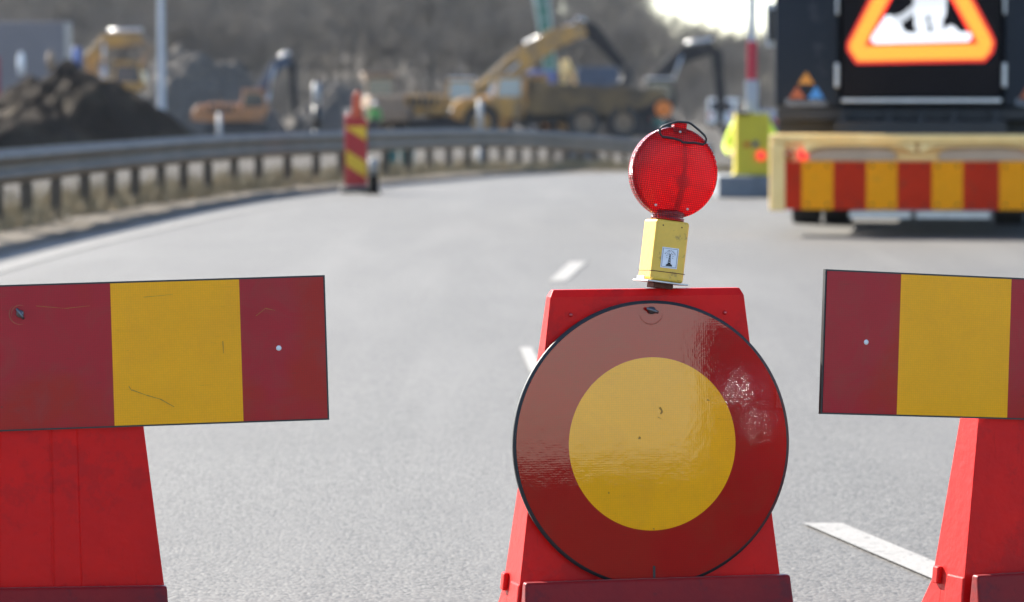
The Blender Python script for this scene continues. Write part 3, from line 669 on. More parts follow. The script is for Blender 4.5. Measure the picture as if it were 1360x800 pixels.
for i, ch in enumerate(word):
    q = R(-62 + 124 * i / (len(word) - 1)); rr = .0112
    px_, pz_ = math.sin(q) * rr, cz + .0025 + math.cos(q) * rr
    Xc = Matrix.Translation((px_, y0, pz_)) @ Matrix.Rotation(q, 4, 'Y') @ Matrix.Rotation(R(90), 4, 'X')
    text_mb(ik, ch, .0040, Xc, depth=.0001)
ik.build('emblem', 'ink', sto)

# ------------------------------------------------------------------ wheels
def wheel(parent, x, y, z, r, wd, axis='y', tyre='tyre', rim='rim', name='wheel'):
    X = Matrix.Translation((x, y, z)); hw = wd / 2
    o = MB().lathe([(r * .55, -hw * .8), (r * .62, -hw), (r * .93, -hw), (r, -hw * .75), (r, hw * .75), (r * .93, hw), (r * .62, hw), (r * .55, hw * .8)], 32, axis, 0, X, closed_ends=False)
    for k in range(28):                              # tread lugs
        an = 2 * math.pi * k / 28; c, s_ = math.cos(an), math.sin(an); e = r * .055
        for sg in (-1, 1):
            a0, a1 = (0.02 * hw, hw * .95) if sg > 0 else (-hw * .95, -0.02 * hw)
            vs = []
            for rr_ in (r * .985, r * 1.02):
                for (tt, aa) in ((-e, a0), (e, a0), (e, a1), (-e, a1)):
                    u, v_ = rr_ * c - tt * s_, rr_ * s_ + tt * c
                    vs.append((u, aa, v_) if axis == 'y' else (aa, u, v_))
            o.hexa(vs, 0, X)
    w_ = o.build(name, tyre, parent)
    MB().lathe([(0, -hw * .5), (r * .18, -hw * .62), (r * .2, -hw * .35), (r * .5, -hw * .4), (r * .57, -hw * .85), (r * .57, hw * .85), (r * .5, hw * .4), (r * .2, hw * .35), (r * .18, hw * .62), (0, hw * .5)], 24, axis, 0, X, closed_ends=False).build('rim', rim, w_)
    return w_

# ------------------------------------------------------------------ crash attenuator truck with LED board
TX = X_at(1217, 33.3)
tr = thing('attenuator_truck', (TX, 33.0, 0), R(-6.6), 'dark blue road works truck with lit LED roadworks sign and striped yellow crash attenuator', 'truck')
S = 1 / 152.0
def bx(px): return (px - 1222) * S                     # truck-local x of a photo pixel at the body plane
def bz(py): return CAM_H - (py - 130) * S
# body at y=0.5..., attenuator y<0.4
m = MB(); yb = .52
m.box(bx(1028), bx(1114), yb, yb + 5.0, bz(142), 3.3); m.box(bx(1330), bx(1416), yb, yb + 5.0, bz(142), 3.3)
m.box(bx(1114), bx(1330), yb + .12, yb + 5.0, bz(142), 3.3)
body = m.build('body', 'navy', tr, bevel=.02)
for px in (1111, 1331):
    MB().box(bx(px - 3), bx(px + 3), yb - .05, yb - .004, bz(116), bz(84)).build('latch', 'silver', body, bevel=.008)
    MB().box(bx(px - 2), bx(px + 2), yb - .03, yb - .004, bz(20), bz(-20)).build('latch', 'silver', body, bevel=.008)
M['logo_amber'] = mat('logo_amber', (0.62, 0.25, 0.03), .5); M['logo_rust'] = mat('logo_rust', (0.42, 0.10, 0.03), .5)
M['logo_blue'] = mat('logo_blue', (0.05, 0.25, 0.62), .5); M['logo_white'] = mat('logo_pale', (0.35, 0.38, 0.42), .5)
for c0 in (1070, 1374):
    lg = MB()                                # three little triangles and company name, on both doors
    yy0, yy1 = yb - .008, yb - .003
    for (dx, py, mi) in ((0, 96, 0), (-12, 115, 1), (13, 115, 2)):
        c = c0 + dx; lg.prism([(bx(c - 11), bz(py + 16)), (bx(c + 11), bz(py + 16)), (bx(c + .5), bz(py)), (bx(c - .5), bz(py))], yy0, yy1, mi=mi)
    text_mb(lg, 'Ramudden', .085, Matrix.Translation((bx(c0), yy0, bz(141) + .003)) @ Matrix.Rotation(R(90), 4, 'X'), depth=.001, mi=3)
    lg.build('door_logo', ['logo_amber', 'logo_rust', 'logo_blue', 'logo_white'], body)
m = MB(); m.box(bx(1118), bx(1326), yb - .10, yb + .08, bz(128), 3.15); led = m.build('led_board', 'led_back', tr, bevel=.01)
yl = yb - .105
def led_poly(mb, pts, k=0):                            # coordinates in the enlarged crop: 5.667 px per photo px from x=1100
    mb.prism([(bx(1100 + x / 5.667), bz(y / 5.667)) for x, y in pts], yl - .002 * k - .004, yl - .002 * k)
tri_o = [(135, 330), (135, 375), (150, 405), (205, 484), (1165, 470), (1225, 400), (1240, 320), (1215, 260), (780, -560), (740, -600), (620, -600), (580, -560)]
tri_m = [(160, 338), (160, 370), (174, 394), (220, 460), (1151, 446), (1200, 388), (1214, 324), (1190, 268), (762, -538), (732, -572), (630, -572), (600, -538)]
tri_i = [(300, 322), (290, 345), (1095, 330), (1080, 305), (700, -395), (660, -395)]
m = MB(); led_poly(m, tri_o, 0); m.build('red_led_outline', 'led_red', led)
m = MB(); led_poly(m, tri_m, 2); m.build('amber_led_triangle', 'led_amber', led)
m = MB()
led_poly(m, [(278, 322), (268, 352), (1115, 338), (1098, 300), (708, -412), (652, -412)], 4); m.build('red_led_inline', 'led_red', led)
m = MB(); led_poly(m, [(302, 322), (296, 340), (1090, 326), (1075, 305), (698, -385), (662, -385)], 6); m.build('led_field', 'led_back', led)
m = MB()
led_poly(m, [(315, 290), (320, 318), (345, 333), (1040, 320), (1060, 300), (1062, 262), (1040, 248), (970, 244), (935, 205), (910, 195), (885, 205), (850, 246), (585, 250), (552, 222), (540, 180), (505, 140), (460, 120), (430, 122), (405, 155)], 8)
led_poly(m, [(636, 60), (875, 60), (868, 130), (850, 150), (852, 250), (775, 252), (772, 210), (755, 180), (752, 112), (735, 120), (722, 150), (740, 180), (742, 252), (662, 252), (640, 200)], 9)   # legs
led_poly(m, [(636, 62), (628, -60), (640, -150), (690, -190), (770, -190), (850, -130), (880, -20), (875, 62)], 10)      # torso
led_poly(m, [(470, 130), (500, 175), (545, 180), (640, 110), (640, 35), (545, 110)], 11)                                   # shovel and arm
led_poly(m, [(640, -260), (655, -300), (690, -320), (725, -300), (740, -260), (725, -220), (690, -205), (655, -220)], 12)  # head
m.build('worker_symbol', 'led_white', led)
m = MB(); m.box(bx(1117), bx(1327), yb - .08, yb - .02, bz(136), bz(131)); m.build('lower_rail', 'silver', led, bevel=.005)
# chassis
m = MB(); m.box(bx(1030), bx(1414), yb + .04, yb + 1.0, bz(160), bz(143.5)); m.box(bx(1110), bx(1334), yb - .3, yb + 7.5, .42, bz(161))
for px in (1120, 1180, 1222, 1265, 1320): m.box(bx(px - 5), bx(px + 5), yb - .06, yb + .04, bz(176), bz(145))
m.box(bx(1030), bx(1150), yb + .3, yb + 3, .55, bz(161)); m.box(bx(1294), bx(1414), yb + .3, yb + 3, .55, bz(161))
m.build('chassis', 'dark_metal', tr, bevel=.01)
for sx in (1, -1):
    for q in (0, .30):
        wheel(tr, sx * (1.10 - q), 3.4, .50, .50, .27, 'x')
    wheel(tr, sx * 1.08, 7.6, .50, .50, .30, 'x')
m = MB(); m.prism([(5.75, .6), (8.4, .6), (8.55, 1.5), (8.1, 3.0), (5.75, 3.1)], -1.22, 1.22, 'yz'); cab = m.build('cab', 'navy', tr, bevel=.05)
MB().prism([(8.47, 1.65), (8.535, 1.65), (8.16, 2.85), (8.10, 2.85)], -1.05, 1.05, 'yz').build('windscreen', 'glass', cab)
for s in (-1, 1):
    m = MB(); x = s * 1.60; m.box(x - .08, x + .08, 7.6, 7.74, 1.80, 2.14); m.box(x - .11, x + .11, 7.74, 7.82, 1.74, 2.20, 1); m.tube([(s * 1.2, 7.7, 2.2), (x, 7.72, 2.22), (x, 7.75, 2.1)], .02)
    m.build('mirror', ['black_plastic', 'white'], cab, bevel=.015)
# attenuator: local frame 0.0..0.45 depth (and hinge arms)
S2 = 1 / 156.0
def ax(px): return (px - 1222) / 156.0 * 1.0 
def az(py): return CAM_H - (py - 130) / 156.0
att = MB(); ya = -.25
att.box(ax(1022), ax(1422), ya + .02, ya + .60, az(190), az(179))            # top
att.box(ax(1022), ax(1043), ya + .005, ya + .60, az(281), az(190.4)); att.box(ax(1401), ax(1422), ya + .005, ya + .60, az(281), az(190.4))
att.box(ax(1043), ax(1401), ya + .06, ya + .60, az(279), az(190.4))
atto = att.build('crash_attenuator', 'cream', tr, bevel=.018, seg=3)
for a0, a1 in ((1074, 1190), (1247, 1366)):
    m = MB(); m.prism([(ax(a0), az(213)), (ax(a1), az(213)), (ax(a1), az(203)), (ax(a1 - 12), az(198)), (ax(a1 - 40), az(195.5)), (ax(a0 + 40), az(195.5)), (ax(a0 + 12), az(198)), (ax(a0), az(203))], ya + .025, ya + .056); m.build('grey_panel', 'grey_panel', atto, bevel=.006)
for a0, a1 in ((1068, 1216), (1221, 1376)):
    m = MB(); m.prism([(ax(a0), az(191)), (ax(a0), az(203)), (ax(a0 + 4), az(204)), (ax(a0 + 14), az(197)), (ax(a0 + 40), az(194)), (ax(a1 - 40), az(194)), (ax(a1 - 14), az(197)), (ax(a1 - 4), az(204)), (ax(a1), az(203)), (ax(a1), az(191))], ya - .07, ya + .058)
    m.build('rounded_hood', 'cream', atto, bevel=.02, seg=4)
m = MB(); m.box(ax(1193), ax(1244), ya + .028, ya + .056, az(213), az(204.5)); m.build('centre_plate', 'cream', atto, bevel=.01)
sb = MB(); bnd = [1043, 1065, 1107, 1151, 1192, 1238, 1279, 1327, 1369, 1401]
for k in range(9): sb.box(ax(bnd[k]), ax(bnd[k + 1]), ya + .02, ya + .056, az(279), az(215), k % 2)
so_ = sb.build('striped_panel', ['str_red', 'str_yellow'], atto)
for k in range(1, 9):
    for py in (221, 272):
        for dx in (-13, 13):
            pc = (bnd[k] + bnd[k + 1]) / 2 + dx
            if pc < 1400: MB().lathe([(0, -.004), (.012, -.002), (.014, .004)], 10, 'y', X=Matrix.Translation((ax(pc), ya + .02, az(py))), closed_ends=False).build('bolt', 'rust', so_)
for c0, k in ((1048, 0), (1066, 1), (1396, 0), (1378, 1)):
    m = MB().lathe([(0, -.03), (.045, -.025), (.05, .0), (.05, .03)], 20, 'y', X=Matrix.Translation((ax(c0), ya + .03, az(206))) @ Matrix.Diagonal((.85, 1, 1.0, 1)), closed_ends=False)
    m.build('rear_light', 'lamp_red_on' if k else 'lamp_amber', tr, label='glowing red rear light' if k else 'unlit amber rear light')
for a0, a1 in ((1128, 1210), (1217, 1315)):
    MB().box(ax(a0), ax(a1), ya + .1, ya + .14, az(291), az(281)).build('silver_bar', 'silver', tr, bevel=.006)
for px in (1150, 1294): MB().box(ax(px - 8), ax(px + 8), ya + .601, .60, .32, .60).build('mounting_arm', 'dark_metal', tr, bevel=.01)

# ------------------------------------------------------------------ people
def skin_mesh(name, joints, edges, material, parent=None, sub=2):
    names = list(joints); me = bpy.data.meshes.new(name)
    me.from_pydata([joints[k][0] for k in names], [(names.index(a), names.index(b)) for a, b in edges], [])
    me.materials.append(M[material]); o = bpy.data.objects.new(name, me); COL.objects.link(o)
    md = o.modifiers.new('skin', 'SKIN'); md.use_smooth_shade = True
    lay = me.skin_vertices[0] if len(me.skin_vertices) else None
    if lay is None:
        bm = bmesh.new(); bm.from_mesh(me); bm.verts.layers.skin.verify(); bm.to_mesh(me); bm.free(); lay = me.skin_vertices[0]
    for i, k in enumerate(names):
        r = joints[k][1]; lay.data[i].radius = r if isinstance(r, tuple) else (r, r); lay.data[i].use_root = (i == 0)
    o.modifiers.new('sub', 'SUBSURF').levels = sub; o.modifiers['sub'].render_levels = sub
    dg = bpy.context.evaluated_depsgraph_get(); m2 = bpy.data.meshes.new_from_object(o.evaluated_get(dg)); o.modifiers.clear(); o.data = m2
    if parent: o.parent = parent
    return o
def person(loc, rz, label, J, jacket, helmet, scale=1.0, hood=None):
    t = thing('person', loc, rz, label, 'person'); t.scale = (scale,) * 3
    E = [('pelvis', 'waist'), ('waist', 'chest'), ('chest', 'neck'), ('neck', 'jaw'), ('jaw', 'head'), ('jaw', 'nose')]
    for s in 'lr': E += [('pelvis', 'hip' + s), ('hip' + s, 'knee' + s), ('knee' + s, 'ankle' + s), ('ankle' + s, 'toe' + s), ('chest', 'sh' + s), ('sh' + s, 'el' + s), ('el' + s, 'wr' + s), ('wr' + s, 'palm' + s)]
    rad = dict(pelvis=.115, waist=.11, chest=.13, neck=.055, jaw=.075, head=.095, nose=.02)
    for s in 'lr': rad.update({'hip' + s: .092, 'knee' + s: .06, 'ankle' + s: .045, 'toe' + s: .04, 'sh' + s: .065, 'el' + s: .045, 'wr' + s: .03, 'palm' + s: .036})
    b = skin_mesh('body', {k: (J[k], rad[k]) for k in rad}, E, 'trouser', t)
    b.data.materials.append(M['skin'])
    hd = Vector(J['head']); 
    for p in b.data.polygons:
        c = p.center
        if (c - hd).length < .17 or min((c - Vector(J['palm' + s])).length for s in 'lr') < .07: p.material_index = 1
    # fingers
    f = MB()
    for s in 'lr':
        w0, p0 = Vector(J['wr' + s]), Vector(J['palm' + s]); d = (p0 - w0).normalized(); sd_ = d.cross(Vector((0, 1, 0.2))).normalized()
        for k in range(4):
            a_ = p0 + sd_ * (.014 * (k - 1.5)); f.tube([a_, a_ + d * .045, a_ + d * .07 + Vector((0, -.015, 0)), a_ + d * .085 + Vector((0, -.03, 0))], [.009, .009, .008, .006], 6)
        a_ = w0.lerp(p0, .5) + sd_ * .03; f.tube([a_, a_ + d * .03 + sd_ * .02, a_ + d * .055 + sd_ * .022], [.01, .009, .007], 6)
    f.build('fingers', 'skin', t)
    jr = dict(pelvis=.128, waist=.135, chest=.152, neck=.07)
    for s in 'lr': jr.update({'sh' + s: .082, 'el' + s: .06, 'wr' + s: .045})
    EJ = [('pelvis', 'waist'), ('waist', 'chest'), ('chest', 'neck')] + [e for s in 'lr' for e in (('chest', 'sh' + s), ('sh' + s, 'el' + s), ('el' + s, 'wr' + s))]
    skin_mesh('jacket', {k: (J[k], jr[k]) for k in jr}, EJ, jacket, t)
    up = (hd - Vector(J['jaw'])).normalized(); q = Vector((0, 0, 1)).rotation_difference(up).to_matrix().to_4x4()
    m = MB().lathe([(.125, -.005), (.108, .0), (.106, .05), (.085, .09), (.045, .112), (0, .118)], 20, 'z', X=Matrix.Translation(hd + up * .0) @ q, closed_ends=False)
    m.build('helmet' if helmet != 'hair' else 'cap', helmet, t)
    # eyes and mouth
    e = MB()
    for s in (-1, 1): e.lathe([(0, -.012), (.008, -.008), (.01, 0), (.008, .008), (0, .012)], 8, 'y', X=Matrix.Translation(hd + Vector((s * .033, -.082, -.03))))
    e.box(-.025, .025, -.006, .004, -.003, .003, X=Matrix.Translation(Vector(J['jaw']) + Vector((0, -.078, -.01))))
    e.build('face_features', 'hair', t)
    return t
def P(x, y, z): return (x, y, z)
stand = dict(pelvis=P(0, 0, .96), waist=P(0, 0, 1.12), chest=P(0, 0, 1.34), neck=P(0, 0, 1.5), jaw=P(0, -.02, 1.58), head=P(0, -.01, 1.68), nose=P(0, -.11, 1.62),
             hipl=P(-.1, 0, .9), kneel=P(-.12, -.03, .5), anklel=P(-.13, .02, .09), toel=P(-.14, -.13, .04), hipr=P(.1, 0, .9), kneer=P(.13, -.02, .5), ankler=P(.15, .04, .09), toer=P(.17, -.1, .04),
             shl=P(-.19, 0, 1.42), ell=P(-.27, .02, 1.14), wrl=P(-.22, -.16, .95), palml=P(-.2, -.22, .92), shr=P(.19, 0, 1.42), elr=P(.27, .02, 1.14), wrr=P(.28, -.06, .88), palmr=P(.28, -.09, .81))
crouch = dict(pelvis=P(0, .12, .42), waist=P(0, .08, .55), chest=P(0, -.02, .76), neck=P(0, -.08, .90), jaw=P(0, -.12, .98), head=P(0, -.11, 1.07), nose=P(0, -.21, 1.01),
              hipl=P(-.11, .1, .38), kneel=P(-.20, -.26, .48), anklel=P(-.16, -.06, .09), toel=P(-.18, -.22, .04), hipr=P(.11, .1, .38), kneer=P(.20, -.24, .10), ankler=P(.16, .16, .09), toer=P(.17, .12, .04),
              shl=P(-.20, -.04, .84), ell=P(-.31, -.08, .58), wrl=P(-.26, -.28, .50), palml=P(-.22, -.34, .50), shr=P(.20, -.04, .84), elr=P(.31, -.10, .60), wrr=P(.26, -.28, .56), palmr=P(.22, -.34, .58))
def gl(px, Y, dz=0): x = X_at(px, Y); return Vector((x, Y, gh(x, Y) + dz))
person(gl(998, 47.2, .012), R(0), 'crouching worker in fluorescent yellow jacket and dark cap behind the yellow barrier box', crouch, 'hivis_yellow', 'hair')
person(gl(498, 172), R(-25), 'standing worker in a green high-visibility vest beyond the guardrail', stand, 'hivis_green', 'white', 1.02)

# ------------------------------------------------------------------ boom barrier with raised pole
bp_ = gl(998, 46.0); s46 = FPX / 46.0
bt_ = thing('boom_barrier', (bp_.x, bp_.y, .012), 0, 'yellow boom barrier box with its red and white pole raised, on a grey concrete slab', 'barrier')
m = MB(); m.box(-.42, .60, -.35, .75, 0, .26); m.build('concrete_base', 'concrete', bt_, bevel=.02)
m = MB(); m.box(-.205, .205, -.17, .17, .262, 1.0); m.box(-.225, .225, -.19, .19, .262, .30); bxo = m.build('housing', 'barrier_yellow', bt_, bevel=.015)
MB().box(-.19, -.02, -.215, -.173, .985, 1.02).build('hinge', 'black_plastic', bxo, bevel=.005)
MB().box(-.11, -.03, -.178, -.171, .60, .66).build('label_plate', 'lamp_amber', bxo); MB().box(.0, .07, -.178, -.171, .60, .67).build('label_plate', 'ink_blue', bxo)
MB().lathe([(0, -.05), (.05, -.045), (.06, -.02), (.06, .0)], 20, 'y', X=Matrix.Translation((.10, -.172, .50)), closed_ends=False).build('warning_light', 'lamp_red_on', bt_)
m = MB(); m.box(-.075, .075, -.03, .03, .98, 1.40, 1); m.box(-.055, .055, -.028, .028, 1.40, 1.86, 0); m.box(-.042, .042, -.026, .026, 1.86, 2.75, 1); m.box(-.034, .034, -.024, .024, 2.75, 3.4, 0); m.box(-.03, .03, -.022, .022, 3.4, 4.1, 1)
m.build('boom', ['barrier_red', 'mast_grey'], bt_)

# ------------------------------------------------------------------ striped marker and small post
mk = gl(473, 48.0); t = thing('traffic_marker', (mk.x, mk.y, .012), R(6), 'red and yellow diagonal striped marker panel with orange handle on the road edge', 'traffic marker')
m = MB(); m.box(-.20, .22, -.16, .16, 0, .07); m.build('rubber_base', 'black_rubber', t, bevel=.02)
m = MB(); w2 = .138; z0, z1 = .09, .93
m.box(-w2, w2, 0, .03, z0, z1, 0)
per = .46; 
for k in range(-1, 4):                                         # yellow diagonal bands, upper left to lower right
    zt = z0 + .10 + k * per
    poly = [(-w2 + .012, zt + .16), (-w2 + .012, zt + .16 + .19), (w2 - .012, zt + .19), (w2 - .012, zt)]
    poly = [(x, min(max(z, z0 + .02), z1 - .1)) for x, z in poly]
    if max(p[1] for p in poly) - min(p[1] for p in poly) > .05 and len(set(p[1] for p in poly)) > 2: m.prism(poly, -.003, .0, mi=1)
m.build('striped_panel', ['marker_red', 'marker_yellow'], t)
m = MB(); m.prism([(-.055, .93), (.075, .93), (.060, 1.24), (.035, 1.27), (-.0, 1.27), (-.025, 1.24)], .0, .03); m.build('handle', 'marker_orange', t, bevel=.01)
m = MB(); m.lathe([(.0, 0), (.035, .005), (.04, .03), (.03, .05), (0, .055)], 12, 'z', X=Matrix.Translation((-.10, .015, .93))); m.build('lamp_stub', 'lamp_red_off', t)
M['post_pale'] = mat('pale_reflector_top', (0.3, 0.3, 0.29), .6)
M['matt_black'] = mat('matt_black', (0.008, 0.008, 0.008), .95, spec=.05)
p2 = gl(496, 47.4); t = thing('edge_post', (p2.x, p2.y, .012), 0, 'short black post with a white reflector top beside the striped marker', 'post')
MB().lathe([(.0, 0), (.10, 0), (.085, .04), (.065, .05), (.065, .24), (0, .24)], 20, 'z').build('black_tube', 'matt_black', t)
MB().lathe([(.055, .24), (.057, .42), (.035, .44), (0, .44)], 20, 'z').build('white_top', 'post_pale', t)

# ------------------------------------------------------------------ machines
def arm(mb, pts, w, mi=0, y0=0.0):
    """box-section arm along XZ points with per-point depth (height of the section)"""
    L = []; Rr = []
    for i, (x, z, h) in enumerate(pts):
        a = pts[max(i - 1, 0)]; b = pts[min(i + 1, len(pts) - 1)]
        t = Vector((b[0] - a[0], b[1] - a[1])).normalized(); n = Vector((-t.y, t.x)) * h / 2
        L.append((x + n.x, z + n.y)); Rr.append((x - n.x, z - n.y))
    for i in range(len(pts) - 1):
        a, b, c, d = L[i], L[i + 1], Rr[i + 1], Rr[i]
        mb.hexa([(d[0], y0 - w / 2, d[1]), (c[0], y0 - w / 2, c[1]), (c[0], y0 + w / 2, c[1]), (d[0], y0 + w / 2, d[1]), (a[0], y0 - w / 2, a[1]), (b[0], y0 - w / 2, b[1]), (b[0], y0 + w / 2, b[1]), (a[0], y0 + w / 2, a[1])], mi)
def excavator(loc, rz, label, paint, boom, stick, sc=1.0, slew=0.0, boom_mat=None, stick_mat=None, cabglass='glass', bucket_in=True, roof='white'):
    """+X is the digging direction; boom, stick are (x,z,depth) lists in metres"""
    t = thing('excavator', loc, rz, label, 'excavator', None); t.scale = (sc,) * 3
    for s in (-1, 1):
        m = MB(); pr = [(-1.9, .15), (-1.75, .02), (1.75, .02), (1.9, .15), (2.0, .5), (1.85, .85), (1.6, .95), (-1.6, .95), (-1.85, .85), (-2.0, .5)]
        m.prism(pr, s * 1.15 - .28, s * 1.15 + .28)
        for k in range(15):
            x = -1.75 + k * .25; m.box(x, x + .08, s * 1.15 - .3, s * 1.15 + .3, -.0, .03); m.box(x, x + .08, s * 1.15 - .3, s * 1.15 + .3, .94, .98)
        m.build('track', 'dark_metal', t)
    m = MB(); m.box(-1.0, 1.0, -.9, .9, .45, .9); m.lathe([(.8, .9), (.8, 1.08)], 24, 'z'); m.build('undercarriage', 'dark_metal', t)
    m = MB(); m.box(-2.2, 1.5, -1.3, 1.3, 1.08, 1.5); m.box(-1.9, .1, -1.3, 1.3, 1.5, 2.15); m.box(.1, 1.4, .35, 1.3, 1.5, 1.95)
    hs = m.build('engine_house', paint, t, bevel=.08)
    m = MB()
    for k in range(5): m.box(-1.7 + k * .3, -1.5 + k * .3, -1.32, -1.302, 1.6, 2.0)
    m.build('grille', 'dark_metal', hs); MB().tube([(-1.2, .7, 2.1), (-1.2, .7, 2.55), (-1.3, .7, 2.65)], .06).build('exhaust_pipe', 'dark_metal', hs)
    m = MB(); m.prism([(-2.7, 1.15), (-2.1, 1.08), (-1.95, 2.1), (-2.5, 2.0), (-2.75, 1.6)], -1.28, 1.28); m.build('counterweight', paint, t, bevel=.08)
    cb_ = MB(); cb_.prism([(.15, 1.5), (1.75, 1.5), (1.85, 1.9), (1.6, 2.9), (.3, 2.95)], -1.28, -.32)
    co = cb_.build('cab', paint, t, bevel=.06)
    g_ = MB(); g_.prism([(.35, 1.95), (1.62, 1.95), (1.50, 2.75), (.42, 2.80)], -1.30, -1.283); g_.prism([(.35, 1.95), (1.62, 1.95), (1.50, 2.75), (.42, 2.80)], -.318, -.300)
    g_.hexa([(1.78, -1.2, 1.9), (1.87, -1.2, 1.9), (1.87, -.4, 1.9), (1.78, -.4, 1.9), (1.60, -1.2, 2.8), (1.645, -1.2, 2.8), (1.645, -.4, 2.8), (1.60, -.4, 2.8)])
    g_.build('window', cabglass, co)
    MB().box(.25, 1.68, -1.31, -.29, 2.955, 3.03).build('roof', roof, co, bevel=.03)
    bmm = MB(); arm(bmm, boom, .45); bmm.build('boom', boom_mat or paint, t, bevel=.03)
    sm = MB(); arm(sm, stick, .36); sto_ = sm.build('stick', stick_mat or boom_mat or paint, t, bevel=.03)
    c = MB(); b0 = boom[0]; bmid = boom[len(boom) // 2]
    for s in (-1, 1): c.tube([(b0[0] + .5, s * .32, b0[1] - .5), ((b0[0] + bmid[0]) / 2 + .2, s * .32, (b0[1] + bmid[1]) / 2 - .2)], .10, 8); c.tube([((b0[0] + bmid[0]) / 2 + .2, s * .32, (b0[1] + bmid[1]) / 2 - .2), (bmid[0], s * .32, bmid[1])], .06, 8)
    e0 = boom[-1]; c.tube([(bmid[0] + .2, 0, bmid[1] + bmid[2] * .8), (e0[0], 0, e0[1] + .45)], .09, 8); c.tube([(e0[0], 0, e0[1] + .45), (stick[0][0], 0, stick[0][1] + .25)], .055, 8)
    c.build('hydraulic_cylinder', 'silver', t)
    k = stick[-1]; m = MB(); sgn = -1 if bucket_in else 1
    pr = [(0, 0), (.35, -.1), (.55, -.55), (.35, -1.0), (-.35, -1.1), (-.55, -.95), (-.2, -.85), (.1, -.55), (-.15, -.1)]
    m.prism([(k[0] + sgn * -x, k[1] + z) for x, z in pr], -.55, .55)
    for q in range(5): m.prism([(k[0] + sgn * .33, k[1] - 1.08), (k[0] + sgn * .56, k[1] - .94), (k[0] + sgn * .72, k[1] - 1.02)], -.52 + q * .24, -.44 + q * .24)
    m.build('bucket', 'dark_metal', t, bevel=.02)
    return t
def hauler(loc, rz, label, paint):
    """+X front. articulated dump truck"""
    t = thing('dump_truck', loc, rz, label, 'dump truck')
    m = MB(); m.prism([(3.3, .9), (5.3, .95), (5.45, 1.2), (5.35, 1.75), (4.9, 2.0), (3.3, 2.15)], -1.05, 1.05); hd = m.build('bonnet', paint, t, bevel=.12, seg=3)
    m = MB(); m.box(5.36, 5.47, -.75, .75, 1.0, 1.6); m.build('grille', 'dark_metal', hd)
    for s in (-1, 1): MB().lathe([(0, .02), (.12, .0), (.12, -.1)], 14, 'x', X=Matrix.Translation((5.45, s * .85, 1.35)), closed_ends=False).build('headlight', 'white', hd)
    m = MB(); m.prism([(1.9, 1.0), (3.35, 1.0), (3.35, 2.1), (3.15, 3.05), (1.95, 3.1)], -1.0, 1.0); co = m.build('cab', paint, t, bevel=.08)
    g_ = MB()
    for y in (-1.015, 1.003): g_.prism([(2.05, 2.05), (3.22, 2.05), (3.05, 2.88), (2.05, 2.92)], y, y + .012)
    g_.hexa([(3.345, -.85, 2.15), (3.37, -.85, 2.15), (3.37, .85, 2.15), (3.345, .85, 2.15), (3.17, -.85, 2.95), (3.20, -.85, 2.95), (3.20, .85, 2.95), (3.17, .85, 2.95)])
    g_.build('window', 'glass_pale', co)
    MB().box(1.85, 3.2, -1.03, 1.03, 3.11, 3.2).build('roof', 'mach_beige', co, bevel=.04)
    m = MB(); m.box(3.45, 3.52, -1.5, -1.15, 2.0, 2.7); m.box(3.45, 3.52, 1.15, 1.5, 2.0, 2.7); m.tube([(3.4, -1.0, 2.7), (3.48, -1.3, 2.75)], .04); m.tube([(3.4, 1.0, 2.7), (3.48, 1.3, 2.75)], .04); m.build('mirror', 'white', co, bevel=.03)
    for s in (-1, 1):
        m = MB(); pts = [(3.95 + 1.05 * math.cos(a), .9 + 1.0 * math.sin(a)) for a in [R(q) for q in range(0, 181, 20)]]; pin = [(3.95 + .92 * math.cos(a), .9 + .88 * math.sin(a)) for a in [R(q) for q in range(180, -1, -20)]]
        m.prism(pts + pin, s * 1.3 - .3, s * 1.3 + .3); m.build('mudguard', paint, t)
        wheel(t, 3.95, s * 1.25, .82, .82, .55, rim='mach_yellow')
        for x in (-1.0, -2.9): wheel(t, x, s * 1.25, .82, .82, .55, rim='mach_beige')
    m = MB(); m.box(-4.2, 1.9, -.55, .55, .75, 1.2); m.box(1.0, 2.2, -.35, .35, .7, 1.3); m.build('chassis', 'dark_metal', t, bevel=.03)
    # dump body: flared tub, hollow
    o_ = MB(); W0, W1 = 1.15, 1.5
    prof_ = [(1.55, 1.25), (-3.2, 1.25), (-4.9, 2.15), (-4.95, 2.35), (1.3, 2.75), (1.75, 2.75)]
    o_.prism(prof_, -W1, -W1 + .1); o_.prism(prof_, W1 - .1, W1)
    o_.hexa([(-3.2, -W1, 1.22), (1.55, -W1, 1.22), (1.55, W1, 1.22), (-3.2, W1, 1.22), (-3.2, -W1 + .1, 1.34), (1.55, -W1 + .1, 1.34), (1.55, W1 - .1, 1.34), (-3.2, W1 - .1, 1.34)])
    o_.hexa([(-4.95, -W1, 2.1), (-3.2, -W1, 1.2), (-3.2, W1, 1.2), (-4.95, W1, 2.1), (-4.95, -W1, 2.2), (-3.2, -W1, 1.32), (-3.2, W1, 1.32), (-4.95, W1, 2.2)])
    o_.box(1.5, 1.75, -W1, W1, 1.3, 3.0); bo = o_.build('dump_body', 'mach_dusty', t, bevel=.02)
    r = MB()
    for x in (-2.8, -1.6, -.4, .8):
        for s in (-1, 1): r.box(x - .09, x + .09, s * W1 - .06 + s * .05, s * W1 + .06 + s * .05, 1.25, 2.5)
    r.build('side_rib', 'mach_dusty', bo)
    for s in (-1, 1): MB().box(-4.25, -4.19, s * .8 - .12, s * .8 + .12, .9, 1.05).build('tail_light', 'lamp_red_off', t)
    return t
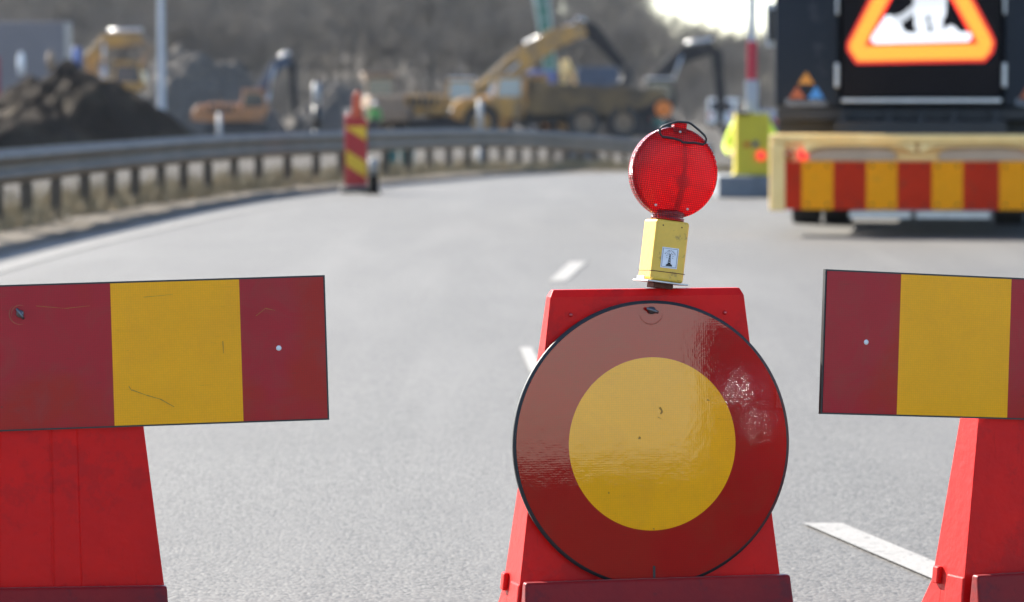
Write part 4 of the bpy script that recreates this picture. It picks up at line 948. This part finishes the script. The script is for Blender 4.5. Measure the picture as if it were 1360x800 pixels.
def heap(name, loc, rx, ry, h, material, label, seed, cat='heap', n=44):
    r_ = random.Random(seed); ph = [r_.uniform(0, 6.28) for _ in range(8)]; vs = []; fs = []
    for i in range(n + 1):
        for j in range(n + 1):
            u, v = i / n * 2 - 1, j / n * 2 - 1; d = math.hypot(u, v)
            base = max(0, 1 - d ** 1.6)
            nn_ = .5 * math.sin(u * 4 + ph[0]) * math.cos(v * 3 + ph[1]) + .3 * math.sin(u * 9 + ph[2]) * math.sin(v * 8 + ph[3]) + .16 * math.sin(u * 21 + ph[4]) * math.cos(v * 19 + ph[5])
            z = base ** .75 * (1 + .35 * nn_) + (r_.uniform(-.03, .03) if base > 0 else 0)
            vs.append((u * rx * (1 + .06 * math.sin(v * 5 + ph[6])), v * ry, z * h - .08))
    k = n + 1
    for i in range(n):
        for j in range(n): fs.append((i * k + j, (i + 1) * k + j, (i + 1) * k + j + 1, i * k + j + 1))
    o = MB().add(vs, fs, 0, False).build(name, material); o.location = loc; return tag(o, label, cat)

# yellow excavator whose boom reaches over the dump truck (x 540..640 house)
s_ = FPX / 197.0
def rel(px, py, base, Y, sc=1.0):          # pixel -> local (x,z) of a machine standing at base
    p = at(px, py, Y); return ((p.x - base.x) / sc, (p.z - base.z) / sc)
b = gl(588, 197)
e0 = rel(640, 122, b, 197); e1 = rel(690, 82, b, 197); e2 = rel(735, 52, b, 197); e3 = rel(777, 38, b, 197); k1 = rel(826, 88, b, 197)
excavator(b, 0, 'yellow excavator with its long boom raised over the dump truck', 'mach_yellow',
          [(1.2, 1.9, .7), (*e0, .9), (*e1, 1.15), (*e2, 1.05), (*e3, .7)], [(e3[0] - .5, e3[1] + .3, .3), (e3[0] + .3, e3[1] - .1, .8), (*k1, .45)], cabglass='glass_pale', stick_mat='mach_grey')
# main dump truck, front to the left
b = gl(748, 186); hauler(b, R(180), 'dusty yellow articulated dump truck seen from the side behind the guardrail', 'mach_yellow')
# yellow excavator working behind the mound at left
b = gl(148, 165); b.z += 1.0; Q = lambda px, py: rel(px, py, b, 165, .85)
excavator(b, 0, 'dark and yellow excavator with hunched arm on top of the soil mound', 'mach_yellow',
          [(*Q(126, 108), .55), (*Q(122, 78), .7), (*Q(140, 56), .7), (*Q(190, 52), .5)], [(*Q(184, 47), .35), (*Q(200, 62), .55), (*Q(183, 112), .35), (*Q(180, 122), .3)], .85, stick_mat='mach_beige', roof='mach_yellow')
# left excavator
b = gl(318, 185); sc = .8; Q = lambda px, py: rel(px, py, b, 185, sc)
excavator(b, R(0), 'small orange excavator with a bent steel-blue arm left of the white post', 'mach_orange',
          [(1.0, 1.7, .5), (*Q(350, 115), .7), (*Q(366, 88), .65), (*Q(386, 80), .4)], [(*Q(376, 76), .3), (*Q(388, 84), .5), (*Q(392, 150), .3)], sc, boom_mat='mach_blue', stick_mat='mach_grey', roof='mach_orange')
# dark excavator right
b = gl(850, 198); Q = lambda px, py: rel(px, py, b, 198)
excavator(b, R(0), 'dark grey excavator with arched boom and hanging stick right of the dump truck', 'mach_grey',
          [(*Q(868, 138), .6), (*Q(878, 100), .8), (*Q(905, 74), .8), (*Q(946, 64), .6)], [(*Q(936, 60), .35), (*Q(951, 70), .6), (*Q(957, 130), .5), (*Q(956, 165), .35)])
# beige wheel loader
def loader(loc, rz, label, paint):
    t = thing('wheel_loader', loc, rz, label, 'wheel loader')
    m = MB(); m.box(-3.0, -.6, -.9, .9, 1.0, 2.1); m.box(-3.2, -2.8, -1.1, 1.1, .8, 1.6); m.build('engine_cover', paint, t, bevel=.1)
    m = MB(); m.prism([(-.7, 1.1), (.8, 1.1), (.9, 1.8), (.6, 3.1), (-.6, 3.1)], -.75, .75); c = m.build('cab', paint, t, bevel=.06)
    g_ = MB()
    for y in (-.765, .753): g_.prism([(-.5, 1.9), (.7, 1.9), (.5, 2.9), (-.5, 2.9)], y, y + .012)
    g_.box(-.66, -.64, -.6, .6, 2.0, 2.9); g_.build('window', 'glass', c); MB().box(-.8, .8, -.85, .85, 3.11, 3.25).build('roof', 'mach_beige', c, bevel=.05)
    for x in (-2.0, 1.4):
        for s in (-1, 1): wheel(t, x, s * 1.1, .75, .75, .55, rim=paint)
    m = MB(); m.box(.2, 2.2, -.5, .5, .6, 1.2); m.build('front_frame', paint, t)
    for s in (-1, 1):
        m = MB(); arm(m, [(.9, 1.9, .35), (2.2, 1.5, .35), (3.1, .7, .3)], .14, y0=s * .45); m.build('lift_arm', paint, t)
    m = MB(); m.prism([(3.0, .15), (4.2, .1), (4.2, .16), (3.3, .3), (3.2, 1.0), (3.7, 1.4), (3.6, 1.45), (3.0, 1.2)], -1.35, 1.35); m.build('bucket', 'dark_metal', t)
    return t
loader(gl(503, 195), R(100), 'beige wheel loader with pale roof behind the striped marker', 'mach_beige')

loader(gl(704, 203), R(20), 'yellow wheel loader between the dump truck cab and its body', 'mach_yellow')
# blue lorry with loader crane
b = gl(752, 214); t = thing('crane_lorry', b, 0, 'blue lorry with a pale upright loader crane behind the dump truck', 'lorry')
m = MB(); m.prism([(-2.4, 1.0), (-.6, 1.0), (-.6, 3.5), (-2.1, 3.5), (-2.4, 2.4)], -1.2, 1.2); c = m.build('cab', 'blue', t, bevel=.08)
for y in (-1.215, 1.203): MB().prism([(-2.2, 2.3), (-1.0, 2.3), (-1.0, 3.2), (-2.0, 3.2)], y, y + .012).build('window', 'glass', c)
m = MB(); m.box(.6, 2.9, -1.2, 1.2, 1.5, 3.7); m.box(-.5, 5.2, -1.2, 1.2, 1.1, 1.35); m.build('cargo_box', 'mach_blue', t, bevel=.04)
m = MB(); arm(m, [(-.2, 1.3, .45), (-.15, 2.6, .4), (-.05, 4.1, .5)], .4); arm(m, [(-.05, 4.1, .35), (.5, 3.0, .3), (.35, 2.1, .25)], .3, y0=.1); m.build('crane_arm', 'cream', t, bevel=.03)
m = MB(); m.box(-2.3, 5.2, -.45, .45, .7, 1.05); m.build('chassis', 'dark_metal', t)
for x in (-1.7, 3.0, 4.3):
    for s in (-1, 1): wheel(t, x, s * 1.0, .5, .5, .35)
# drilling rig with green mast
b = gl(735, 232); t = thing('drilling_rig', b, 0, 'tall green and white drilling mast rising out of the top of the picture', 'drilling rig')
for s in (-1, 1): MB().prism([(-2, .1), (2, .1), (2.2, .5), (2, .9), (-2, .9), (-2.2, .5)], s * 1.2 - .3, s * 1.2 + .3).build('track', 'dark_metal', t)
MB().box(-2.2, 1.4, -1.2, 1.2, 1.0, 2.4).build('engine_house', 'green', t, bevel=.1)
mm = MB()
top = rel(708, -90, b, 232); bot = rel(727, 62, b, 232)
def ml(z): u = (z - bot[1]) / (top[1] - bot[1]); return bot[0] + (top[0] - bot[0]) * u
za, zb = 1.2, top[1]
mm.hexa([(ml(za) - .18, -.2, za), (ml(za) + .18, -.2, za), (ml(za) + .18, .2, za), (ml(za) - .18, .2, za), (ml(zb) - .30, -.2, zb), (ml(zb) + .30, -.2, zb), (ml(zb) + .30, .2, zb), (ml(zb) - .30, .2, zb)], 0)
mo = mm.build('mast', 'green', t)
for sgn in (-1, 1):
    m = MB(); m.tube([(ml(3.6) + sgn * .28, -.25, 3.6), (ml(zb) + sgn * .52, -.25, zb)], .10, 8); m.build('guide_rail', 'pale_green', mo)
for z in np.arange(4.0, zb, .9): MB().box(ml(z) - .45, ml(z) + .45, -.28, -.21, z, z + .08).build('cross_bar', 'pale_green', mo)
# pale lorry at far left
b = gl(18, 150); t = thing('box_lorry', b, 0, 'pale grey lorry trailer with a red end panel at the far left edge', 'lorry')
S3 = FPX / 150.0
m = MB(); m.box(-3.2, (92 - 18) / S3, -1.2, 1.2, .95, rel(0, 30, b, 150)[1]); m.build('trailer_box', 'lorry_grey', t, bevel=.04)
m = MB(); m.box(-3.0, (6 - 18) / S3, -1.23, -1.203, 1.6, 3.6); m.build('red_panel', 'lorry_red', t)
m = MB(); m.box(-3.2, 2.0, -.5, .5, .6, .9); m.build('chassis', 'dark_metal', t)
for x in (-1.6, .2, 1.4):
    for s in (-1, 1): wheel(t, x, s * 1.0, .5, .5, .35)
# heaps
p = gl(95, 125); heap('soil_mound', p, 4.3, 4.5, 2.85, 'soil', 'dark backlit soil mound behind the left end of the guardrail', 5)
p = gl(20, 118); heap('soil_mound', p, 2.9, 3, 1.55, 'soil', 'lower brownish soil mound at the left edge in front of the lorry', 9)
p = gl(250, 205); heap('gravel_heap', p, 5.2, 5, 4.6, 'gravel_heap', 'tall pale grey gravel heap between lamp post and orange excavator', 6)
p = gl(448, 215); heap('gravel_heap', p, 3.4, 3, 2.6, 'gravel_heap', 'pale gravel heap between white post and beige loader', 8)
p = gl(760, 120); heap('gravel_heap', p, 1.0, 1, .75, 'gravel_heap', 'small pale gravel heap just behind the guardrail below the dump truck', 12)
# debris on mound : pipes and boxes
for px, py, w_, hh, mt_, lb_, nm, ct in ((28, 92, .10, .40, 'white', 'white plastic sack standing on the soil mound at left', 'plastic_sack', 'sack'),
                             (68, 86, .12, .3, 'mach_beige', 'beige plastic sack on the soil mound beside the blue drum', 'plastic_sack', 'sack')):
    q = at(px, py - 6, 124.0); m = MB().lathe([(0, -.35), (w_ * 1.1, -.3), (w_ * 1.2, 0), (w_, hh * .7), (w_ * .5, hh * .9), (w_ * .7, hh), (0, hh * .98)], 14, 'z'); o = m.build(nm, mt_); o.location = q; tag(o, lb_, ct)
q = at(102, 74, 125); o = MB().lathe([(0, -.4), (.13, -.4), (.14, -.1), (.13, -.08), (.14, .24), (.13, .27), (0, .26)], 20, 'z').build('drum', 'blue'); o.location = q; tag(o, 'blue drum on top of the soil mound', 'drum')
for px in (519, 541):
    q = gl(px, 74); o = MB().lathe([(0, 0), (.13, 0), (.14, .25), (.13, .27), (.14, .50), (.12, .54), (0, .54)], 18, 'z').build('drum', 'teal'); o.location = q
    tag(o, 'teal drum behind the guardrail posts, ' + ('nearer the striped marker' if px == 519 else 'farther from the striped marker'), 'drum', 'teal drums behind the guardrail')
# lamp post
b = gl(215, 150); t = thing('lamp_post', b, 0, 'tall grey lamp post rising behind the soil mound', 'lamp post')
MB().lathe([(.19, 0), (.17, .5), (.13, 4), (.10, 8.2), (.08, 8.6)], 18, 'z').build('pole', 'mast_grey', t)
MB().tube([(0, 0, 8.5), (.3, -.3, 8.9), (1.0, -1.0, 9.05)], .05).build('arm', 'mast_grey', t)
m = MB(); m.prism([(.9, 8.98), (1.6, 9.02), (1.65, 9.1), (1.0, 9.2)], -1.2, -.85); m.build('lamp_head', 'mast_grey', t, bevel=.03)
# white/black posts
M['post_white'] = mat('weathered_white_post', (0.34, 0.34, 0.34), .6, var=.2)
def site_post(px, Y, top_py, w_, label, bands):
    b = gl(px, Y); t = thing('marker_post', b, 0, label, 'post'); H_ = rel(px, top_py, b, Y)[1]
    m = MB(); z = 0
    for frac, mi in bands: m.lathe([(w_, z * H_), (w_, (z + frac) * H_ - .002)], 16, 'z', mi); z += frac
    m.build('pole', ['post_white', 'black_plastic'], t)
site_post(421, 86, 110, .085, 'white post with a broad black band standing behind the guardrail left of the striped marker', [(.5, 0), (.26, 1), (.24, 0)])
site_post(638, 95, 132, .07, 'slim white post in front of the dump truck bonnet', [(.45, 0), (.08, 1), (.47, 0)])
site_post(292, 120, 150, .07, 'low white post left of the orange excavator', [(1.0, 0)])
# orange sign
b = gl(881, 118); t = thing('road_sign', b, 0, 'small round orange road sign on a post right of the dump truck', 'sign')
zc_ = rel(881, 145, b, 118)[1]
MB().tube([(0, .02, 0), (0, .02, zc_)], .03).build('post', 'mast_grey', t)
MB().lathe([(0, -.03), (.26, -.03), (.26, -.01), (0, -.01)], 32, 'y', X=Matrix.Translation((0, 0, zc_)), closed_ends=False).build('sign_face', 'orange_sign', t)
MB().box(-.32, .06, -.035, -.012, zc_ - .50, zc_ - .29).build('green_plate', 'teal', t)
# white van, dark car, beyond
def vehicle(loc, rz, label, paint, name, cat, van=False):
    t = thing(name, loc, rz, label, cat)
    pr = [(-2.2, .35), (2.2, .35), (2.25, .8), (1.2, 1.05), (.75, 1.9), (-2.15, 1.95)] if van else [(-2.2, .3), (2.15, .3), (2.2, .7), (1.1, .92), (.4, 1.42), (-1.3, 1.42), (-2.1, .95)]
    bo = MB().prism(pr, -.88, .88).build('body', paint, t, bevel=.08, seg=3)
    g_ = MB(); zt = 1.75 if van else 1.34
    for y in (-.895, .883): g_.prism([(-1.6 if van else -1.4, 1.05), (.95 if van else .85, 1.05), (.55 if van else .3, zt), (-1.6 if van else -1.1, zt)], y, y + .012)
    if van: MB().box(-2.19, -2.165, -.7, .7, 1.1, zt).build('rear_window', 'glass', bo)
    g_.build('window', 'glass', bo)
    for s in (-1, 1): MB().box(-2.225, -2.15, s * .72 - .1, s * .72 + .1, .72, 1.0).build('tail_light', 'lamp_red_off', t)
    for x in (-1.4, 1.4):
        for s in (-1, 1): wheel(t, x, s * .8, .33, .33, .22)
    return t
vehicle(gl(963, 250), R(80), 'white van parked beyond the site between dark excavator and barrier pole', 'white', 'parked_van', 'van', True)
vehicle(gl(1012, 188), R(85), 'dark blue car parked far behind the barrier pole', 'mach_blue', 'parked_car', 'car')

# unseen car added behind the camera so its sunlit lamps glint in the sign
DM = Matrix.Translation(cb) @ Matrix.Rotation(R(14), 4, 'Z') @ XD; DN = (DM.to_3x3() @ Vector((0, -1, 0))).normalized(); DP = DM @ Vector((0, -.001, 0))
def mirrored(px, py, dist):
    o = Vector((0, 0, CAM_H)); d = (at(px, py, 10) - o).normalized(); t = (DP - o).dot(DN) / d.dot(DN); h = o + d * t
    r = d - 2 * d.dot(DN) * DN; return h + r * dist
h1 = mirrored(985, 528, 17.0); fw = (Vector((cb.x, cb.y, 0)) - Vector((h1.x, h1.y, 0))).normalized(); lf = Vector((-fw.y, fw.x, 0))
print('glint car lamp', h1)
M['chrome'] = mat('glint_chrome', (0.85, 0.85, 0.86), 0.16, metal=1.0, var=0.05, bump=0.8, bscale=18)
ang = math.atan2(fw.y, fw.x); cpos = Vector((h1.x, h1.y, 0)) - fw * 2.22 - lf * .60
glint_car = vehicle(cpos, ang, 'unseen dark car added behind the camera to make glints in the round sign', 'navy', 'parked_car', 'car')
def to_local(p): q = p - cpos; c, s_ = math.cos(-ang), math.sin(-ang); return Vector((q.x * c - q.y * s_, q.x * s_ + q.y * c, p.z))
for pq, r_ in (((985, 528), .17), ((1006, 566), .12)):
    l_ = to_local(mirrored(*pq, 17.0))
    MB().lathe([(0, .10), (r_ * .5, .085), (r_ * .85, .05), (r_, 0), (r_, -.12), (0, -.12)], 24, 'x', X=Matrix.Translation((2.22, l_.y, l_.z)), closed_ends=False).build('headlight', 'chrome', glint_car)  # chrome domes added and aimed to throw sun glints into the sign
# ------------------------------------------------------------------ woodland (leafless)
def tree_mesh(seed, H):
    r = random.Random(seed); V = []; Fc = []
    def seg(p, q, r0, r1):
        t = (q - p).normalized(); up = Vector((0, 0, 1)) if abs(t.z) < .9 else Vector((1, 0, 0)); a = t.cross(up).normalized(); b_ = t.cross(a); k = len(V)
        for c, rr in ((p, r0), (q, r1)):
            for j in range(3): an = 2.094 * j; V.append(c + rr * (math.cos(an) * a + math.sin(an) * b_))
        for j in range(3): j2 = (j + 1) % 3; Fc.append((k + j, k + j2, k + 3 + j2, k + 3 + j))
    def grow(p, d, L, rad, lev):
        q = p + d * L; seg(p, q, rad, rad * .6)
        if lev == 0: return
        n = {4: 5, 3: 5, 2: 5, 1: 6}[lev]
        for i in range(n):
            s0 = p.lerp(q, r.uniform(.35, 1.0)); sp = {4: .6, 3: .7, 2: .8, 1: .8}[lev]
            nd = (d + Vector((r.gauss(0, sp), r.gauss(0, sp), r.gauss(.18, sp * .6)))).normalized()
            grow(s0, nd, L * r.uniform(.45, .7), rad * .5, lev - 1)
    grow(Vector((0, 0, -.5)), Vector((r.gauss(0, .05), r.gauss(0, .05), 1)).normalized(), H * .48, H * .018, 4)
    return np.array([tuple(v) for v in V], dtype=np.float32), np.array(Fc, dtype=np.int32)
protos = [tree_mesh(s, 10.0) for s in range(6)]
tv = []; tf = []; off = 0
def place_tree(x, y, H):
    global off
    V, Fc = protos[random.randrange(6)]; s_ = H / 10.0; a = random.random() * 6.28; c, d = math.cos(a), math.sin(a)
    W = V * s_; o = np.stack([W[:, 0] * c - W[:, 1] * d + x, W[:, 0] * d + W[:, 1] * c + y, W[:, 2] + gh(x, y)], 1)
    tv.append(o); tf.append(Fc + off); off += len(V)
for _ in range(900):
    Y = random.uniform(310, 560); px = random.uniform(-60, 1400)
    if px > 720 and random.random() < .15: continue
    H = random.uniform(7.5, 12.5) * (1 if px < 850 else .8)
    place_tree(X_at(px, Y), Y, H)
for _ in range(250):                                  # low scrub in front
    Y = random.uniform(255, 320); place_tree(X_at(random.uniform(-40, 1100), Y), Y, random.uniform(2.0, 4.5))
V = np.concatenate(tv); Fc = np.concatenate(tf)
me = bpy.data.meshes.new('woodland'); me.vertices.add(len(V)); me.vertices.foreach_set('co', V.ravel())
me.loops.add(len(Fc) * 4); me.loops.foreach_set('vertex_index', Fc.ravel()); me.polygons.add(len(Fc)); me.polygons.foreach_set('loop_start', np.arange(0, len(Fc) * 4, 4)); me.polygons.foreach_set('loop_total', np.full(len(Fc), 4))
me.update(); me.validate(); me.materials.append(M['bark'])
wd = bpy.data.objects.new('woodland', me); COL.objects.link(wd); tag(wd, 'far leafless grey-brown woodland covering the slope behind the building site', 'woodland', kind='stuff')
print('woodland faces', len(Fc))


# ------------------------------------------------------------------ haze
hz = MB().box(-700, 700, -60, 720, -3, 70).build('haze', 'ground'); hz.data.materials.clear()
hm = bpy.data.materials.new('haze'); hm.use_nodes = True; hn = hm.node_tree.nodes; hn.clear()
ho = hn.new('ShaderNodeOutputMaterial'); pv = hn.new('ShaderNodeVolumePrincipled'); pv.inputs['Color'].default_value = (.95, .95, 1, 1); pv.inputs['Density'].default_value = .00004; pv.inputs['Anisotropy'].default_value = .3
hm.node_tree.links.new(pv.outputs[0], ho.inputs['Volume']); hz.data.materials.append(hm); tag(hz, 'thin pale dusty haze over the building site', 'haze', kind='stuff')
scene.cycles.volume_bounces = 0
